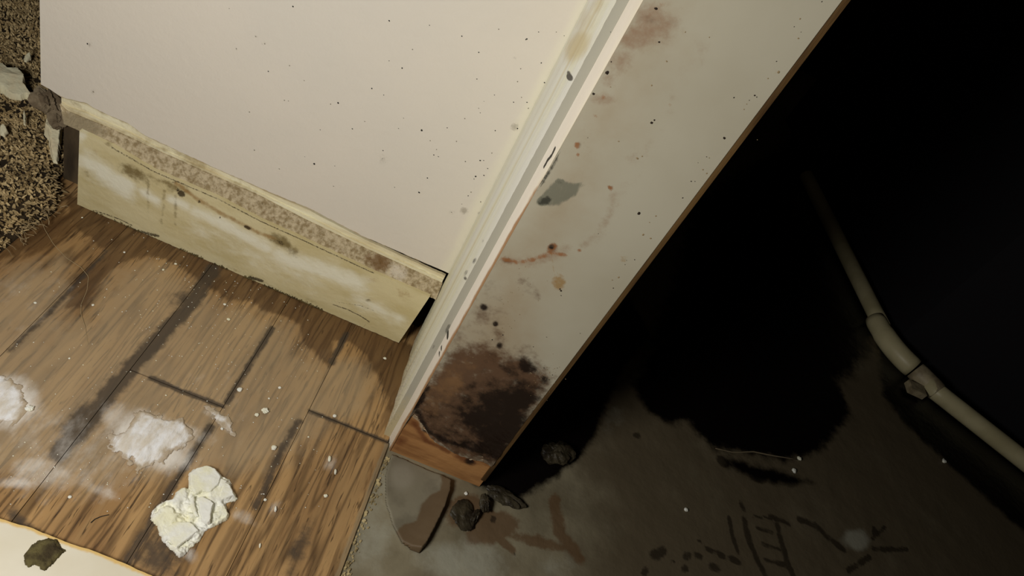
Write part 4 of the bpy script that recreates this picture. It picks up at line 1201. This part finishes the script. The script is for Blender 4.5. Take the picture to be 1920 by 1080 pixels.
for i in range(N_T):
    if dd[i] < 0.0005: continue
    x, y = Pt[i]; z = 0.0006 + Hh[i] - 0.001
    ln = rt_.uniform(0.004, 0.008)
    lean = rt_.normal(0, 0.55, 2) + (cl[i] - 0.5) * np.array([5.0, -4.0]) * 0.5
    if dd[i] < 0.02: lean = lean + np.array([0.8, -0.2])
    r = rt_.uniform(0.0009, 0.0020)
    n0 = len(Vc)
    for (tq, rq) in ((0, 1.0), (0.5, 1.1), (0.9, 0.7)):
        ox, oy, oz = lean[0] * ln * tq * tq * 0.8, lean[1] * ln * tq * tq * 0.8, ln * tq * (1 - 0.35 * tq * min(1, np.hypot(*lean)))
        for a in (0, 2.09, 4.19):
            Vc.append((x + ox + math.cos(a) * r * rq, y + oy + math.sin(a) * r * rq, max(0.0008, z + oz)))
    for s_ in (0, 3):
        for k in range(3):
            Fc.append((n0 + s_ + k, n0 + s_ + (k + 1) % 3, n0 + s_ + 3 + (k + 1) % 3, n0 + s_ + 3 + k))
    Fc.append((n0 + 6, n0 + 7, n0 + 8))
m_pile = material('brown_carpet_pile', A(84, 68, 42, 1.7), A(134, 114, 78, 1.7), 30, rough=1.0, bump=0, island=A(170, 150, 110, 1.7))
pile = link('pile', Vc, Fc, m_pile, carpet)
pile['kind'] = 'stuff'
# loose yarn ends at the cut edge
yarn = []
ry = random.Random(3)
for i in range(26):
    t = ry.random()
    x = -0.568 * S + ry.uniform(-0.006, 0.002); y = (0.76 + t * 0.13) * S
    pts = [(x, y, ry.uniform(0.006, 0.018))]
    a = ry.uniform(-1.2, 0.6)
    for k in range(5):
        a += ry.uniform(-0.7, 0.7)
        pts.append((pts[-1][0] + math.cos(a) * 0.0035, pts[-1][1] + math.sin(a) * 0.0035, max(0.0015, pts[-1][2] + ry.uniform(-0.003, 0.0015))))
    yarn.append(pts)
Vy, Fy = [], []
for pts in yarn:
    for i_, p in enumerate(pts):
        for a in (0, 2.09, 4.19): Vy.append((p[0] + 0.0006 * math.cos(a), p[1], p[2] + 0.0006 * math.sin(a)))
    b0 = len(Vy) - 18
    for k in range(5):
        for m_ in range(3): Fy.append((b0 + k * 3 + m_, b0 + k * 3 + (m_ + 1) % 3, b0 + (k + 1) * 3 + (m_ + 1) % 3, b0 + (k + 1) * 3 + m_))
ye = link('yarn_end', Vy, Fy, material('pale_yarn', A(128, 112, 84), rough=1.0, bump=0), carpet)
ye['kind'] = 'stuff'

# plaster scraps lying on the carpet
ZC = 0.026
CT = Plane(2, ZC / S)
Z2 = lambda L: [(x / 4.5, 80 + y / 4.5) for x, y in L]
SCR = [([(-60, 250), (30, 250), (70, 290), (160, 290), (215, 350), (210, 400), (285, 480), (270, 495), (220, 465), (180, 480), (110, 470), (60, 450), (20, 420), (-60, 420)], 'pale jagged plaster scrap on the carpet left of the wall corner'),
       ([(380, 720), (420, 690), (445, 715), (520, 712), (525, 770), (515, 850), (500, 960), (485, 1015), (450, 1000), (420, 920), (415, 830), (375, 770)], 'upright cream plaster shard at the carpet edge beside the stud'),
       ([(205, 125), (235, 100), (270, 105), (265, 135), (225, 158), (205, 148)], 'small white plaster bit on the far carpet'),
       ([(-10, 720), (30, 700), (60, 730), (75, 760), (40, 790), (0, 770)], 'round cream plaster bit on the carpet below the jagged scrap'),
       ([(195, 600), (215, 585), (225, 630), (215, 690), (200, 680)], 'narrow cream plaster sliver on the carpet')]
for i, (pts, lb) in enumerate(SCR):
    LL = CT.line(Z2(pts))
    y0_, x1_ = LL[:, 1].min(), LL[:, 0].max()          # each scrap is tilted toward the lamp to brighten it
    o = field('plaster_scrap', LL, 0.0009, lambda U, d: 0.0016 + 0.002 * fbm(U[:, 0] * 120, U[:, 1] * 120, 4) + np.clip(0.28 * (U[:, 1] - y0_) + 0.2 * (x1_ - U[:, 0]), 0, 0.016), m_scr, None, ZC - 0.002, 0.0012, 200, i, 0.0018, False)
    tag(o, lb, 'plaster scrap', 'plaster scraps on the carpet')
